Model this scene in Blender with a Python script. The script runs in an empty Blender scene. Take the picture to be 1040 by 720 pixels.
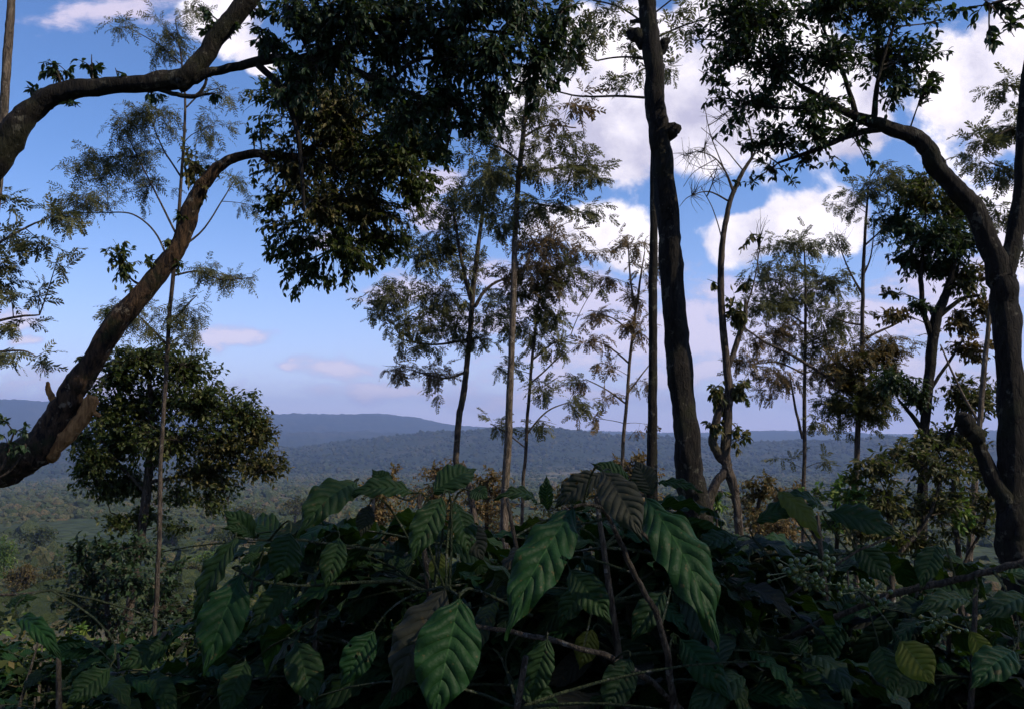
import bpy, bmesh, math, random
import numpy as np
from mathutils import Vector
PI = math.pi
random.seed(7)
SC = bpy.context.scene
COL = SC.collection

# ------------------------------------------------------------------ camera

EXPO = 0.0
HAZE_D = 0.95e-4
CLOUD_LIT = (12.6, 11.9, 12.6)
CLOUD_DARK = (4.9, 4.8, 6.9)
LOW_LIT = (9.4, 8.2, 9.8)
LOW_DARK = (5.6, 5.6, 8.2)
SKY_TINT = (1.08, 1.36, 1.78)
HORIZON = (9.0, 8.2, 11.8)
CAMZ = 1.65
F = 865.0
EYE = 432.0
TH = math.atan((EYE - 360.0) / F)
CT, ST = math.cos(TH), math.sin(TH)
CAM = np.array([0.0, 0.0, CAMZ])

def P(px, py, Y):
    """A photo pixel at forward distance Y (metres) -> world point."""
    x = (px - 520.0) / F
    y = (360.0 - py) / F
    d = np.array([x, CT - y * ST, ST + y * CT])
    return CAM + d * (Y / d[1])

def px_of(p):
    p = np.asarray(p, float) - CAM
    f = p[..., 1] * CT + p[..., 2] * ST
    u = -p[..., 1] * ST + p[..., 2] * CT
    f = np.where(np.abs(f) < 1e-6, 1e-6, f)
    return 520 + F * p[..., 0] / f, 360 - F * u / f, f

cd = bpy.data.cameras.new('camera')
cd.sensor_width = 36.0
cd.lens = 36.0 * F / 1040.0
cd.clip_start = 0.05
cd.clip_end = 90000
cam = bpy.data.objects.new('camera', cd)
cam.location = CAM
cam.rotation_euler = (PI / 2 + TH, 0, 0)
COL.objects.link(cam)
SC.camera = cam

# ------------------------------------------------------------------ light
SUN_AZ, SUN_EL = math.radians(113), math.radians(42)
to_sun = Vector((math.sin(SUN_AZ) * math.cos(SUN_EL), math.cos(SUN_AZ) * math.cos(SUN_EL), math.sin(SUN_EL)))
sd = bpy.data.lights.new('sun', 'SUN')
sd.energy = 5.0
sd.angle = math.radians(0.5)
sd.color = (1.0, 0.87, 0.70)
so = bpy.data.objects.new('sun', sd)
so.rotation_euler = to_sun.to_track_quat('Z', 'Y').to_euler()
COL.objects.link(so)

SC.view_settings.view_transform = 'Standard'
SC.view_settings.look = 'None'
SC.view_settings.exposure = EXPO
SC.view_settings.gamma = 1.0
SC.view_settings.use_curve_mapping = False
SC.render.engine = 'CYCLES'
cy = SC.cycles
cy.use_denoising = True
cy.max_bounces = 4
cy.diffuse_bounces = 2
cy.glossy_bounces = 1
cy.transmission_bounces = 2
cy.volume_bounces = 0
cy.use_adaptive_sampling = True
cy.adaptive_threshold = 0.03
cy.transparent_max_bounces = 8

# ------------------------------------------------------------------ node helpers
class NT:
    def __init__(s, tree):
        s.t = tree; s.n = tree.nodes; s.l = tree.links
    def new(s, typ, **kw):
        n = s.n.new(typ)
        for k, v in kw.items():
            setattr(n, k, v)
        return n
    def set(s, sock, v):
        if v is None: return
        if hasattr(v, 'is_output') or isinstance(v, bpy.types.NodeSocket):
            s.l.new(v, sock)
        else:
            sock.default_value = v
    def math(s, op, a, b=None, c=None, clamp=False):
        n = s.new('ShaderNodeMath', operation=op); n.use_clamp = clamp
        s.set(n.inputs[0], a)
        if b is not None: s.set(n.inputs[1], b)
        if c is not None: s.set(n.inputs[2], c)
        return n.outputs[0]
    def vmath(s, op, a, b=None):
        n = s.new('ShaderNodeVectorMath', operation=op)
        s.set(n.inputs[0], a)
        if b is not None: s.set(n.inputs[1], b)
        return n.outputs['Value'] if op in ('LENGTH', 'DOT_PRODUCT') else n.outputs[0]
    def noise(s, vec, scale, detail=4, rough=0.55, dist=0.0, dims='3D'):
        n = s.new('ShaderNodeTexNoise', noise_dimensions=dims)
        if vec is not None: s.l.new(vec, n.inputs['Vector'])
        n.inputs['Scale'].default_value = scale
        n.inputs['Detail'].default_value = detail
        n.inputs['Roughness'].default_value = rough
        n.inputs['Distortion'].default_value = dist
        return n.outputs['Fac']
    def mix(s, fac, a, b, blend='MIX'):
        n = s.new('ShaderNodeMix', data_type='RGBA', blend_type=blend)
        s.set(n.inputs[0], fac)
        for i, v in ((6, a), (7, b)):
            if isinstance(v, tuple): v = (v[0], v[1], v[2], 1)
            s.set(n.inputs[i], v)
        return n.outputs[2]
    def ramp(s, fac, stops):
        n = s.new('ShaderNodeValToRGB')
        cr = n.color_ramp
        while len(cr.elements) < len(stops): cr.elements.new(0.5)
        for e, (p, c) in zip(cr.elements, stops):
            e.position = p
            e.color = (c[0], c[1], c[2], 1) if isinstance(c, tuple) else (c, c, c, 1)
        s.l.new(fac, n.inputs[0])
        return n.outputs[0]
    def smooth(s, x, a, b):
        n = s.new('ShaderNodeMapRange', interpolation_type='SMOOTHSTEP')
        s.set(n.inputs[0], x)
        n.inputs[1].default_value = a; n.inputs[2].default_value = b
        n.inputs[3].default_value = 0; n.inputs[4].default_value = 1
        return n.outputs[0]

def new_mat(name):
    m = bpy.data.materials.new(name)
    m.use_nodes = True
    m.node_tree.nodes.clear()
    t = NT(m.node_tree)
    out = t.new('ShaderNodeOutputMaterial')
    return m, t, out

def principled(t, col, rough, spec=0.4, normal=None):
    b = t.new('ShaderNodeBsdfPrincipled')
    t.set(b.inputs['Base Color'], (col[0], col[1], col[2], 1) if isinstance(col, tuple) else col)
    t.set(b.inputs['Roughness'], rough)
    b.inputs['Specular IOR Level'].default_value = spec
    if normal is not None: t.l.new(normal, b.inputs['Normal'])
    return b

def leaf_mat(name, cols, trans=0.3, tcol=(0.12, 0.2, 0.02), rough=0.55, spec=0.2):
    """Leaves: each leaf (mesh island) gets its own tone; thin-leaf translucency."""
    m, t, out = new_mat(name)
    g = t.new('ShaderNodeNewGeometry')
    n = len(cols)
    col = t.ramp(g.outputs['Random Per Island'], [((i + 0.5) / n, c) for i, c in enumerate(cols)])
    pb = principled(t, col, rough, spec)
    tr = t.new('ShaderNodeBsdfTranslucent')
    tc = t.mix(0.5, col, tcol)
    t.l.new(tc, tr.inputs[0])
    mx = t.new('ShaderNodeMixShader')
    mx.inputs[0].default_value = trans
    t.l.new(pb.outputs[0], mx.inputs[1]); t.l.new(tr.outputs[0], mx.inputs[2])
    t.l.new(mx.outputs[0], out.inputs[0])
    return m

def bark_mat(name, dark, light, moss=(0.05, 0.06, 0.02), scale=1.0, mossf=0.4, lich=(0.3, 0.3, 0.25)):
    m, t, out = new_mat(name)
    tc = t.new('ShaderNodeTexCoord').outputs['Object']
    mp = t.new('ShaderNodeMapping'); t.l.new(tc, mp.inputs[0])
    mp.inputs['Scale'].default_value = (22 * scale, 22 * scale, 6 * scale)
    n1 = t.noise(mp.outputs[0], 1.2, 7, 0.65, 0.6)
    n2 = t.noise(tc, 3.0 * scale, 4, 0.6)
    n3 = t.noise(tc, 9.0 * scale, 5, 0.7)
    c = t.mix(t.smooth(n1, 0.36, 0.66), dark, light)
    c = t.mix(t.math('MULTIPLY', t.smooth(n2, 0.5, 0.66), mossf), c, moss)
    c = t.mix(t.math('MULTIPLY', t.smooth(n3, 0.59, 0.64), 0.6), c, lich)
    bp = t.new('ShaderNodeBump')
    bp.inputs['Strength'].default_value = 1.0
    bp.inputs['Distance'].default_value = 0.05
    t.l.new(n1, bp.inputs['Height'])
    b = principled(t, c, 0.9, 0.2, bp.outputs[0])
    t.l.new(b.outputs[0], out.inputs[0])
    return m

def coffee_mat(name, c1, c2, vein, trans=0.14, tcol=(0.10, 0.2, 0.01), rough=0.48, spec=0.13, nv=9.0):
    """Coffee leaf: UV (along, across); sunken lateral veins, paler midrib."""
    m, t, out = new_mat(name)
    uv = t.new('ShaderNodeUVMap').outputs[0]
    sp = t.new('ShaderNodeSeparateXYZ'); t.l.new(uv, sp.inputs[0])
    u, v = sp.outputs[0], sp.outputs[1]
    av = t.math('ABSOLUTE', t.math('SUBTRACT', v, 0.5))
    ph = t.math('MULTIPLY', t.math('SUBTRACT', u, t.math('MULTIPLY', av, 0.42)), nv)
    tri = t.math('ABSOLUTE', t.math('SINE', t.math('MULTIPLY', ph, PI)))
    veinm = t.math('SUBTRACT', 1.0, t.smooth(tri, 0.0, 0.22))
    mid = t.math('SUBTRACT', 1.0, t.smooth(av, 0.004, 0.022))
    vm = t.math('MAXIMUM', t.math('MULTIPLY', veinm, 0.42), t.math('MULTIPLY', mid, .8))
    g = t.new('ShaderNodeNewGeometry')
    tc = t.new('ShaderNodeTexCoord').outputs['Object']
    ns = t.noise(tc, 22, 4, 0.6)
    rnd = t.math('ADD', t.math('MULTIPLY', g.outputs['Random Per Island'], 0.6), t.math('MULTIPLY', t.smooth(ns, .3, .7), 0.55))
    fine = t.noise(tc, 160, 3, 0.6)
    c = t.mix(rnd, c1, c2)
    spots = t.smooth(t.noise(tc, 110, 2, 0.5), 0.66, 0.71)
    c = t.mix(t.math('MULTIPLY', spots, 0.6), c, (0.07, 0.05, 0.02))
    c = t.mix(vm, c, vein)
    h = t.math('ADD', t.math('POWER', tri, 0.5), t.math('MULTIPLY', fine, 0.5))
    bp = t.new('ShaderNodeBump')
    bp.inputs['Strength'].default_value = 0.6
    bp.inputs['Distance'].default_value = 0.005
    t.l.new(h, bp.inputs['Height'])
    rg = t.math('ADD', rough, t.math('MULTIPLY', ns, 0.18))
    pb = principled(t, c, rg, spec, bp.outputs[0])
    tr = t.new('ShaderNodeBsdfTranslucent')
    t.l.new(t.mix(0.5, c, tcol), tr.inputs[0])
    mx = t.new('ShaderNodeMixShader'); mx.inputs[0].default_value = trans
    t.l.new(pb.outputs[0], mx.inputs[1]); t.l.new(tr.outputs[0], mx.inputs[2])
    t.l.new(mx.outputs[0], out.inputs[0])
    return m

M = {}
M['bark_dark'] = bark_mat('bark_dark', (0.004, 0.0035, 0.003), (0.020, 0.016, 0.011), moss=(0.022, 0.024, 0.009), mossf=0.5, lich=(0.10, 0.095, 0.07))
M['bark_brown'] = bark_mat('bark_brown', (0.007, 0.005, 0.004), (0.075, 0.044, 0.023), moss=(0.022, 0.026, 0.008), mossf=0.85, lich=(0.24, 0.2, 0.14))
M['bark_grey'] = bark_mat('bark_grey', (0.025, 0.02, 0.016), (0.11, 0.085, 0.064), mossf=0.25, lich=(0.18, 0.16, 0.13))
M['bark_pale'] = bark_mat('bark_pale', (0.045, 0.035, 0.026), (0.16, 0.125, 0.09), mossf=0.15, lich=(0.32, 0.28, 0.22))
M['bark_dead'] = bark_mat('bark_dead', (0.16, 0.075, 0.025), (0.42, 0.22, 0.08), mossf=0.15, lich=(0.4, 0.28, 0.14))
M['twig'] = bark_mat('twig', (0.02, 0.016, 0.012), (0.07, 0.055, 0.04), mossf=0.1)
M['coffee_stem'] = bark_mat('coffee_stem', (0.05, 0.04, 0.03), (0.17, 0.14, 0.10), mossf=0.3, scale=4)
M['coffee_twig'] = bark_mat('coffee_twig', (0.03, 0.045, 0.02), (0.07, 0.09, 0.04), mossf=0.3, scale=4)
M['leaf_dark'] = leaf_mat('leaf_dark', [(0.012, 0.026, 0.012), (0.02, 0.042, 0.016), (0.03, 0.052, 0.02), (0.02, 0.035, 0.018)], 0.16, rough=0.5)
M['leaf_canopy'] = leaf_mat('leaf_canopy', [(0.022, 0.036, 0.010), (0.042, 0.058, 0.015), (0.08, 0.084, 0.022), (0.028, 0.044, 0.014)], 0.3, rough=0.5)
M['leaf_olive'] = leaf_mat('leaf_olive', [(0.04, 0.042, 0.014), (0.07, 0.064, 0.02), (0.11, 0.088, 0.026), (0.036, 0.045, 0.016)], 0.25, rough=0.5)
M['leaf_brown'] = leaf_mat('leaf_brown', [(0.06, 0.055, 0.018), (0.10, 0.08, 0.025), (0.14, 0.09, 0.03), (0.05, 0.055, 0.02)], 0.3, tcol=(0.25, 0.16, 0.03))
M['leaf_bright'] = leaf_mat('leaf_bright', [(0.05, 0.11, 0.02), (0.09, 0.15, 0.025), (0.14, 0.17, 0.03), (0.04, 0.09, 0.025)], 0.3)
M['feather'] = leaf_mat('feather', [(0.065, 0.076, 0.03), (0.095, 0.10, 0.04), (0.14, 0.13, 0.05), (0.07, 0.08, 0.04)], 0.35, tcol=(0.12, 0.13, 0.04), rough=0.55)
M['feather_brown'] = leaf_mat('feather_brown', [(0.11, 0.085, 0.042), (0.17, 0.115, 0.055), (0.14, 0.095, 0.05), (0.08, 0.07, 0.036)], 0.35, tcol=(0.18, 0.12, 0.05), rough=0.6)
M['dry'] = leaf_mat('dry', [(0.11, 0.075, 0.03), (0.17, 0.11, 0.045), (0.13, 0.095, 0.035), (0.07, 0.065, 0.025)], 0.3, tcol=(0.3, 0.18, 0.05), rough=0.7)
M['coffee'] = coffee_mat('coffee_leaf', (0.006, 0.016, 0.005), (0.015, 0.036, 0.009), (0.026, 0.054, 0.016))
M['coffee_dark'] = coffee_mat('coffee_leaf_dark', (0.004, 0.011, 0.004), (0.010, 0.025, 0.007), (0.015, 0.034, 0.011), rough=0.5, spec=0.16)
M['coffee_fresh'] = coffee_mat('coffee_leaf_fresh', (0.004, 0.019, 0.005), (0.009, 0.034, 0.008), (0.020, 0.058, 0.015), trans=0.12)
M['coffee_old'] = coffee_mat('coffee_leaf_old', (0.015, 0.017, 0.012), (0.026, 0.027, 0.018), (0.04, 0.04, 0.027), rough=0.6)
M['coffee_yellow'] = coffee_mat('coffee_leaf_yellow', (0.05, 0.075, 0.012), (0.10, 0.11, 0.02), (0.14, 0.15, 0.045), trans=0.4, tcol=(0.35, 0.4, 0.03))  # yellowed leaves
m, t, out = new_mat('berry')
g = t.new('ShaderNodeNewGeometry')
b = principled(t, t.ramp(g.outputs['Random Per Island'], [(0.2, (0.04, 0.075, 0.016)), (0.6, (0.08, 0.11, 0.022)), (0.95, (0.15, 0.14, 0.03))]), 0.3, 0.5)
t.l.new(b.outputs[0], out.inputs[0]); M['berry'] = m

# ------------------------------------------------------------------ mesh accumulation
class Acc:
    def __init__(s):
        s.v = []; s.f = []; s.n = 0; s.uv = []; s.hasuv = False
    def add(s, verts, faces, mi=0, uv=None):
        """verts (k,3); faces int array (f,3) or (f,4); uv per-vertex (k,2)."""
        faces = np.asarray(faces)
        if len(faces):
            s.f.append((faces + s.n, mi))
        s.v.append(np.asarray(verts, float)); s.n += len(verts)
        s.uv.append(np.zeros((len(verts), 2)) if uv is None else uv)
        if uv is not None: s.hasuv = True
    def build(s, name, mats, parent=None, origin=None, smooth=True):
        V = np.concatenate(s.v) if s.v else np.zeros((0, 3))
        UV = np.concatenate(s.uv)
        o0 = np.array(parent.matrix_world.translation) if (parent is not None and origin is None) else (origin if origin is not None else np.zeros(3))
        V = V - o0
        me = bpy.data.meshes.new(name)
        loops = np.concatenate([f.ravel() for f, _ in s.f]).astype(np.int32)
        tot = np.concatenate([np.full(len(f), f.shape[1]) for f, _ in s.f]).astype(np.int32)
        mi = np.concatenate([np.full(len(f), m_) for f, m_ in s.f]).astype(np.int32)
        start = np.concatenate([[0], np.cumsum(tot)[:-1]]).astype(np.int32)
        me.vertices.add(len(V)); me.vertices.foreach_set('co', V.astype(np.float32).ravel())
        me.loops.add(len(loops)); me.loops.foreach_set('vertex_index', loops)
        me.polygons.add(len(tot)); me.polygons.foreach_set('loop_start', start)
        me.polygons.foreach_set('loop_total', tot)
        me.polygons.foreach_set('material_index', mi)
        me.polygons.foreach_set('use_smooth', np.full(len(tot), smooth))
        if s.hasuv:
            ul = me.uv_layers.new(name='UVMap')
            ul.data.foreach_set('uv', UV[loops].astype(np.float32).ravel())
        for m_ in mats: me.materials.append(m_)
        me.update(calc_edges=True)
        me.validate()
        ob = bpy.data.objects.new(name, me)
        COL.objects.link(ob)
        if parent is not None: ob.parent = parent
        elif origin is not None: ob.location = origin
        return ob

def tag(o, label=None, cat=None, group=None, kind=None):
    for k, v in (('label', label), ('category', cat), ('group', group), ('kind', kind)):
        if v: o[k] = v
    return o

def empty(name, loc, label, cat, group=None):
    o = bpy.data.objects.new(name, None)
    o.location = loc
    o.empty_display_size = 0.2
    COL.objects.link(o)
    bpy.context.view_layer.update()
    from mathutils import Matrix
    o.matrix_world = Matrix.Translation(Vector(loc))
    return tag(o, label, cat, group)

def catmull(pts, n):
    p = np.asarray(pts, float)
    if len(p) == 2:
        tt = np.linspace(0, 1, n)[:, None]
        return p[0] * (1 - tt) + p[1] * tt
    q = np.vstack([2 * p[0] - p[1], p, 2 * p[-1] - p[-2]])
    seg = np.linspace(0, len(p) - 1 - 1e-9, n)
    i = seg.astype(int); f = (seg - i)[:, None]
    a, b, c, d = q[i], q[i + 1], q[i + 2], q[i + 3]
    return 0.5 * (2 * b + (c - a) * f + (2 * a - 5 * b + 4 * c - d) * f ** 2 + (3 * b - a - 3 * c + d) * f ** 3)

def norm(a):
    return a / np.maximum(np.linalg.norm(a, axis=-1, keepdims=True), 1e-9)

def tube(acc, pts, rad, sides=10, rough=0.0, mi=0, rng=None, per=6, wob=0.0):
    """Tapered limb through pts (k,3), radii (k,), closed at both ends."""
    pts = np.asarray(pts, float); rad = np.asarray(rad, float)
    n = max(3, (len(pts) - 1) * per + 1)
    c = catmull(np.column_stack([pts, rad]), n)
    ctr, r = c[:, :3].copy(), np.maximum(c[:, 3], 0.0008)
    if rng is None: rng = np.random.default_rng(1)
    if wob > 0 and n > 4:
        w = rng.normal(0, 1, (n, 3)); w = (w + np.roll(w, 1, 0) + np.roll(w, -1, 0)) / 3
        w[0] = w[-1] = 0
        ctr += w * r[:, None] * wob
    tan = norm(np.gradient(ctr, axis=0))
    ref = np.array([0.13, 0.99, 0.05]); up = norm(np.cross(tan[0], ref))
    N = []
    for i in range(n):
        up = up - tan[i] * np.dot(up, tan[i]); up = up / max(np.linalg.norm(up), 1e-9)
        N.append(up)
    N = np.array(N); B = np.cross(tan, N)
    a = np.linspace(0, 2 * PI, sides, endpoint=False)
    rr = np.repeat(r[:, None], sides, 1)
    if rough > 0:
        z = rng.normal(0, 1, (n, sides))
        z = z + 0.6 * (np.roll(z, 1, 0) + np.roll(z, -1, 0)) + 0.4 * (np.roll(z, 1, 1) + np.roll(z, -1, 1))
        kn = max(3, n // 6 + 2)
        k = catmull(rng.normal(0, 1, (kn, sides)), n)
        rr = rr * (1 + rough * (z / 3.0 + 0.7 * k))
    V = ctr[:, None] + (np.cos(a)[None, :, None] * N[:, None] + np.sin(a)[None, :, None] * B[:, None]) * rr[..., None]
    V = V.reshape(-1, 3)
    i, j = np.meshgrid(np.arange(n - 1), np.arange(sides), indexing='ij')
    j2 = (j + 1) % sides
    q = np.stack([i * sides + j, i * sides + j2, (i + 1) * sides + j2, (i + 1) * sides + j], -1).reshape(-1, 4)
    acc.add(V, q, mi)
    base = acc.n - len(V)
    e0 = ctr[0] - tan[0] * r[0] * 0.3; e1 = ctr[-1] + tan[-1] * r[-1] * 0.5
    acc.add(np.array([e0, e1]), np.zeros((0, 3), int), mi)
    jj = np.arange(sides)
    f0 = np.column_stack([np.full(sides, acc.n - 2), base + (jj + 1) % sides, base + jj])
    f1 = np.column_stack([np.full(sides, acc.n - 1), base + (n - 1) * sides + jj, base + (n - 1) * sides + (jj + 1) % sides])
    acc.f.append((np.vstack([f0, f1]), mi))
    return ctr, r

def twigs(acc, p0, p1, p2, r0, r1, mi=0, rings=5):
    """Many thin 3-sided quadratic twigs at once."""
    n = len(p0)
    if n == 0: return
    tt = np.linspace(0, 1, rings)[None, :, None]
    c = (1 - tt) ** 2 * p0[:, None] + 2 * tt * (1 - tt) * p1[:, None] + tt ** 2 * p2[:, None]
    tan = norm(np.gradient(c, axis=1))
    ref = np.array([0.21, 0.93, 0.3])
    N = norm(np.cross(tan, ref)); B = np.cross(tan, N)
    r = (np.asarray(r0).reshape(-1, 1) * (1 - tt[..., 0]) + np.asarray(r1).reshape(-1, 1) * tt[..., 0])
    a = np.array([0, 2 * PI / 3, 4 * PI / 3])
    V = c[:, :, None] + (np.cos(a)[None, None, :, None] * N[:, :, None] + np.sin(a)[None, None, :, None] * B[:, :, None]) * r[:, :, None, None]
    i, j = np.meshgrid(np.arange(rings - 1), np.arange(3), indexing='ij')
    q = np.stack([i * 3 + j, i * 3 + (j + 1) % 3, (i + 1) * 3 + (j + 1) % 3, (i + 1) * 3 + j], -1).reshape(-1, 4)
    Q = (q[None] + (np.arange(n) * rings * 3)[:, None, None]).reshape(-1, 4)
    acc.add(V.reshape(-1, 3), Q, mi)

def bez(p0, p1, p2, t):
    t = t[:, None]
    return (1 - t) ** 2 * p0 + 2 * t * (1 - t) * p1 + t ** 2 * p2, norm(2 * (1 - t) * (p1 - p0) + 2 * t * (p2 - p1) + 1e-9)

# ------------------------------------------------------------------ leaf templates
def T_broad():
    v = np.array([(0, 0, 0), (.38, 0, -.03), (.72, 0, -.07), (1, 0, -.17), (.3, .20, .03), (.68, .17, .0), (.3, -.20, .03), (.68, -.17, .0)], float)
    return v, np.array([(0, 6, 1), (0, 1, 4), (2, 7, 3), (2, 3, 5)]), np.array([(1, 6, 7, 2), (1, 2, 5, 4)]), 0.145
def T_small():
    v = np.array([(0, 0, 0), (.5, .27, .06), (1, 0, -.1), (.5, -.27, .06), (.5, 0, 0)], float)
    return v, np.array([(0, 4, 1), (4, 2, 1), (0, 3, 4), (4, 3, 2)]), np.zeros((0, 4), int), 0.16
def T_frond(pairs=7, w=0.05, seed=0):
    r = np.random.default_rng(seed)
    v = []; q = []; tr = []
    zc = lambda x: -0.28 * x * x
    k = 0
    xs = np.linspace(0, 1, 4)
    for x in xs:
        v += [(x, .006, zc(x)), (x, -.006, zc(x))]
    for i in range(3):
        q.append((2 * i, 2 * i + 1, 2 * i + 3, 2 * i + 2))
    k = len(v)
    for i in range(pairs):
        x = 0.16 + 0.80 * i / (pairs - 1)
        for sgn in (1, -1):
            L = (0.34 - 0.18 * abs(i / (pairs - 1) - 0.3)) * r.uniform(0.75, 1.1)
            an = math.radians(r.uniform(38, 60))
            dx, dy = math.cos(an), math.sin(an) * sgn
            dz = r.uniform(-0.8, 0.1)
            px, py = -dy, dx
            b0 = np.array((x, 0, zc(x)))
            m_ = b0 + np.array((dx, dy, dz * .6)) * L * .45
            e = b0 + np.array((dx, dy, dz)) * L
            o = np.array((px, py, 0)) * w * 0.55
            v += [tuple(b0), tuple(m_ + o), tuple(e), tuple(m_ - o)]
            q.append((k, k + 1, k + 2, k + 3)); k += 4
    v = np.array(v)
    return v, np.zeros((0, 3), int), np.array(q), 0.075
TEMPL = {'broad': [T_broad()], 'small': [T_small()], 'frond': [T_frond(7, .10, s) for s in range(4)], 'fine': [T_frond(6, .075, s + 9) for s in range(3)]}

def scatter(acc, kind, pos, dirv, up, size, mi, rng):
    """Instance leaf templates: local x along dirv, z near up."""
    T = TEMPL[kind]
    which = rng.integers(0, len(T), len(pos))
    X = norm(dirv)
    Z = norm(up - X * (up * X).sum(-1, keepdims=True))
    Y = np.cross(Z, X)
    for w, (v, tri, quad, _) in enumerate(T):
        s = which == w
        n = s.sum()
        if n == 0: continue
        W = pos[s][:, None] + (v[None, :, 0:1] * X[s][:, None] + v[None, :, 1:2] * Y[s][:, None] + v[None, :, 2:3] * Z[s][:, None]) * size[s][:, None, None]
        k = len(v); off = (np.arange(n) * k)[:, None, None]
        base = acc.n
        acc.add(W.reshape(-1, 3), np.zeros((0, 3), int), mi)
        if len(tri): acc.f.append(((tri[None] + off).reshape(-1, 3) + base, mi))
        if len(quad): acc.f.append(((quad[None] + off).reshape(-1, 4) + base, mi))

# ------------------------------------------------------------------ terrain
D = [-4000, -60, -20, 0, 5, 10, 14, 25, 45, 100, 200, 400, 800, 1500, 2500, 3600, 30000]
Z = [60, 4, 1.0, 0, -.35, -1.1, -2.0, -5.2, -10.5, -20, -33, -53, -72, -106, -148, -165, -190]
def ridge(px, pts):
    return np.interp(px, [p[0] for p in pts], [p[1] for p in pts])
MID = [(-500, 447), (0, 446), (200, 452), (300, 456), (380, 446), (450, 438), (540, 435), (600, 440), (680, 446), (760, 449), (900, 445), (1040, 448), (1500, 446)]
FAR = [(-500, 402), (0, 408), (60, 410), (130, 420), (280, 421), (380, 420), (420, 424), (470, 433), (560, 437), (700, 440), (800, 437), (900, 441), (1040, 436), (1500, 430)]
FAR2 = [(-500, 446), (200, 440), (290, 440), (400, 441), (470, 446), (700, 452), (1500, 452)]
def bump(d, c, w0, w1):
    return np.where(d < c, np.exp(-((d - c) / w0) ** 2), np.exp(-((d - c) / w1) ** 2))
def wav(x, y, s, seed):
    r = np.random.default_rng(seed)
    z = 0
    for k in range(6):
        a = r.uniform(0, 2 * PI); f = 2 * PI / (s * r.uniform(0.6, 1.6)); p = r.uniform(0, 6.28)
        z = z + np.sin((x * math.cos(a) + y * math.sin(a)) * f + p)
    return z / 6
def H(x, y):
    x = np.asarray(x, float); y = np.asarray(y, float)
    d = np.hypot(x, y) * np.sign(np.where(np.abs(y) < 1e-9, 1, y))
    d = np.where(y > 0, np.hypot(x * 0.8, y), y)
    z = np.interp(d, D, Z)
    px = 520 + F * x / np.maximum(y, 1.0)
    px = np.where(y > 1, px, 520)
    far = np.clip((d - 60) / 400, 0, 1)
    z = z + far * (wav(x, y, 420, 3) * 7 + wav(x, y, 160, 4) * 3)
    z = z + np.clip(d / 30, 0, 1) * wav(x, y, 14, 5) * 0.25
    for (R, c, w0, w1, amp, sd_) in ((MID, 4300, 900, 1000, 8, 6), (FAR2, 6800, 900, 1200, 9, 8), (FAR, 10000, 1700, 3000, 9, 9)):
        top = CAMZ + (EYE - ridge(px, R)) / F * c
        base = np.interp(d, D, Z)
        z = z + (top - base) * bump(d, c, w0, w1) + bump(d, c, w0, w1) * (wav(x, y, 900, sd_) * amp * 1.6 + wav(x, y, 330, sd_ + 20) * amp * 1.6)
    return z

rad_ = np.concatenate([[0.4], np.geomspace(1.0, 13000, 420)])
fa = np.linspace(-0.72, 0.72, 400)
az = np.concatenate([fa, np.linspace(0.72, 2 * PI - 0.72, 70)[1:-1]])
Rg, Ag = np.meshgrid(rad_, az, indexing='ij')
gx, gy = Rg * np.sin(Ag), Rg * np.cos(Ag)
gz = H(gx, gy)
gz += np.random.default_rng(9).normal(0, 1, gz.shape) * np.clip((Rg - 1800) / 2500, 0, 1) * 5.0
ga = Acc()
nr, na = Rg.shape
i, j = np.meshgrid(np.arange(nr - 1), np.arange(na), indexing='ij')
q = np.stack([i * na + j, i * na + (j + 1) % na, (i + 1) * na + (j + 1) % na, (i + 1) * na + j], -1).reshape(-1, 4)[:, ::-1]
ga.add(np.stack([gx, gy, gz], -1).reshape(-1, 3), q)
ga.add(np.array([[0, 0, float(H(0, 0))]]), np.zeros((0, 3), int))
jj = np.arange(na)
ga.f.append((np.column_stack([np.full(na, nr * na), (jj + 1) % na, jj]), 0))
m, t, out = new_mat('hillside')
pos = t.new('ShaderNodeNewGeometry').outputs['Position']
near = t.mix(t.smooth(t.noise(pos, 2.5, 6, 0.65), 0.35, 0.65), (0.018, 0.013, 0.008), (0.045, 0.034, 0.02))
near = t.mix(t.smooth(t.noise(pos, 0.7, 4, 0.6), 0.5, 0.62), near, (0.03, 0.05, 0.015))
dryf = t.mix(t.smooth(t.noise(pos, 0.5, 6, 0.7), 0.35, 0.65), (0.05, 0.045, 0.024), (0.12, 0.09, 0.05))
vor = t.new('ShaderNodeTexVoronoi'); t.l.new(pos, vor.inputs['Vector']); vor.inputs['Scale'].default_value = 0.09
n_f = t.noise(pos, 0.012, 5, 0.6)
forest = t.mix(t.smooth(n_f, 0.36, 0.64), (0.03, 0.046, 0.02), (0.055, 0.068, 0.03))
forest = t.mix(0.5, forest, t.mix(vor.outputs['Distance'], (0.01, 0.02, 0.01), (0.04, 0.055, 0.02)))
big = t.noise(pos, 0.0016, 6, 0.65)
forest = t.mix(t.math('MULTIPLY', t.smooth(big, 0.45, 0.6), .8), forest, (0.016, 0.026, 0.014))
clear = t.smooth(t.noise(pos, 0.0035, 4, 0.6), 0.52, 0.62)
forest = t.mix(t.math('MULTIPLY', clear, 0.85), forest, (0.13, 0.11, 0.06))
dist = t.vmath('LENGTH', pos)
forest = t.mix(t.math('MULTIPLY', t.smooth(dist, 2600, 3200), .75), forest, (0.014, 0.024, 0.012))
c = t.mix(t.smooth(dist, 25, 60), near, dryf)
c = t.mix(t.smooth(dist, 85, 120), c, forest)
bp = t.new('ShaderNodeBump'); bp.inputs['Strength'].default_value = 1.0; bp.inputs['Distance'].default_value = 5.0
t.l.new(t.math('MULTIPLY', t.math('SUBTRACT', 1.0, vor.outputs['Distance']), t.smooth(dist, 90, 300)), bp.inputs['Height'])
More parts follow.
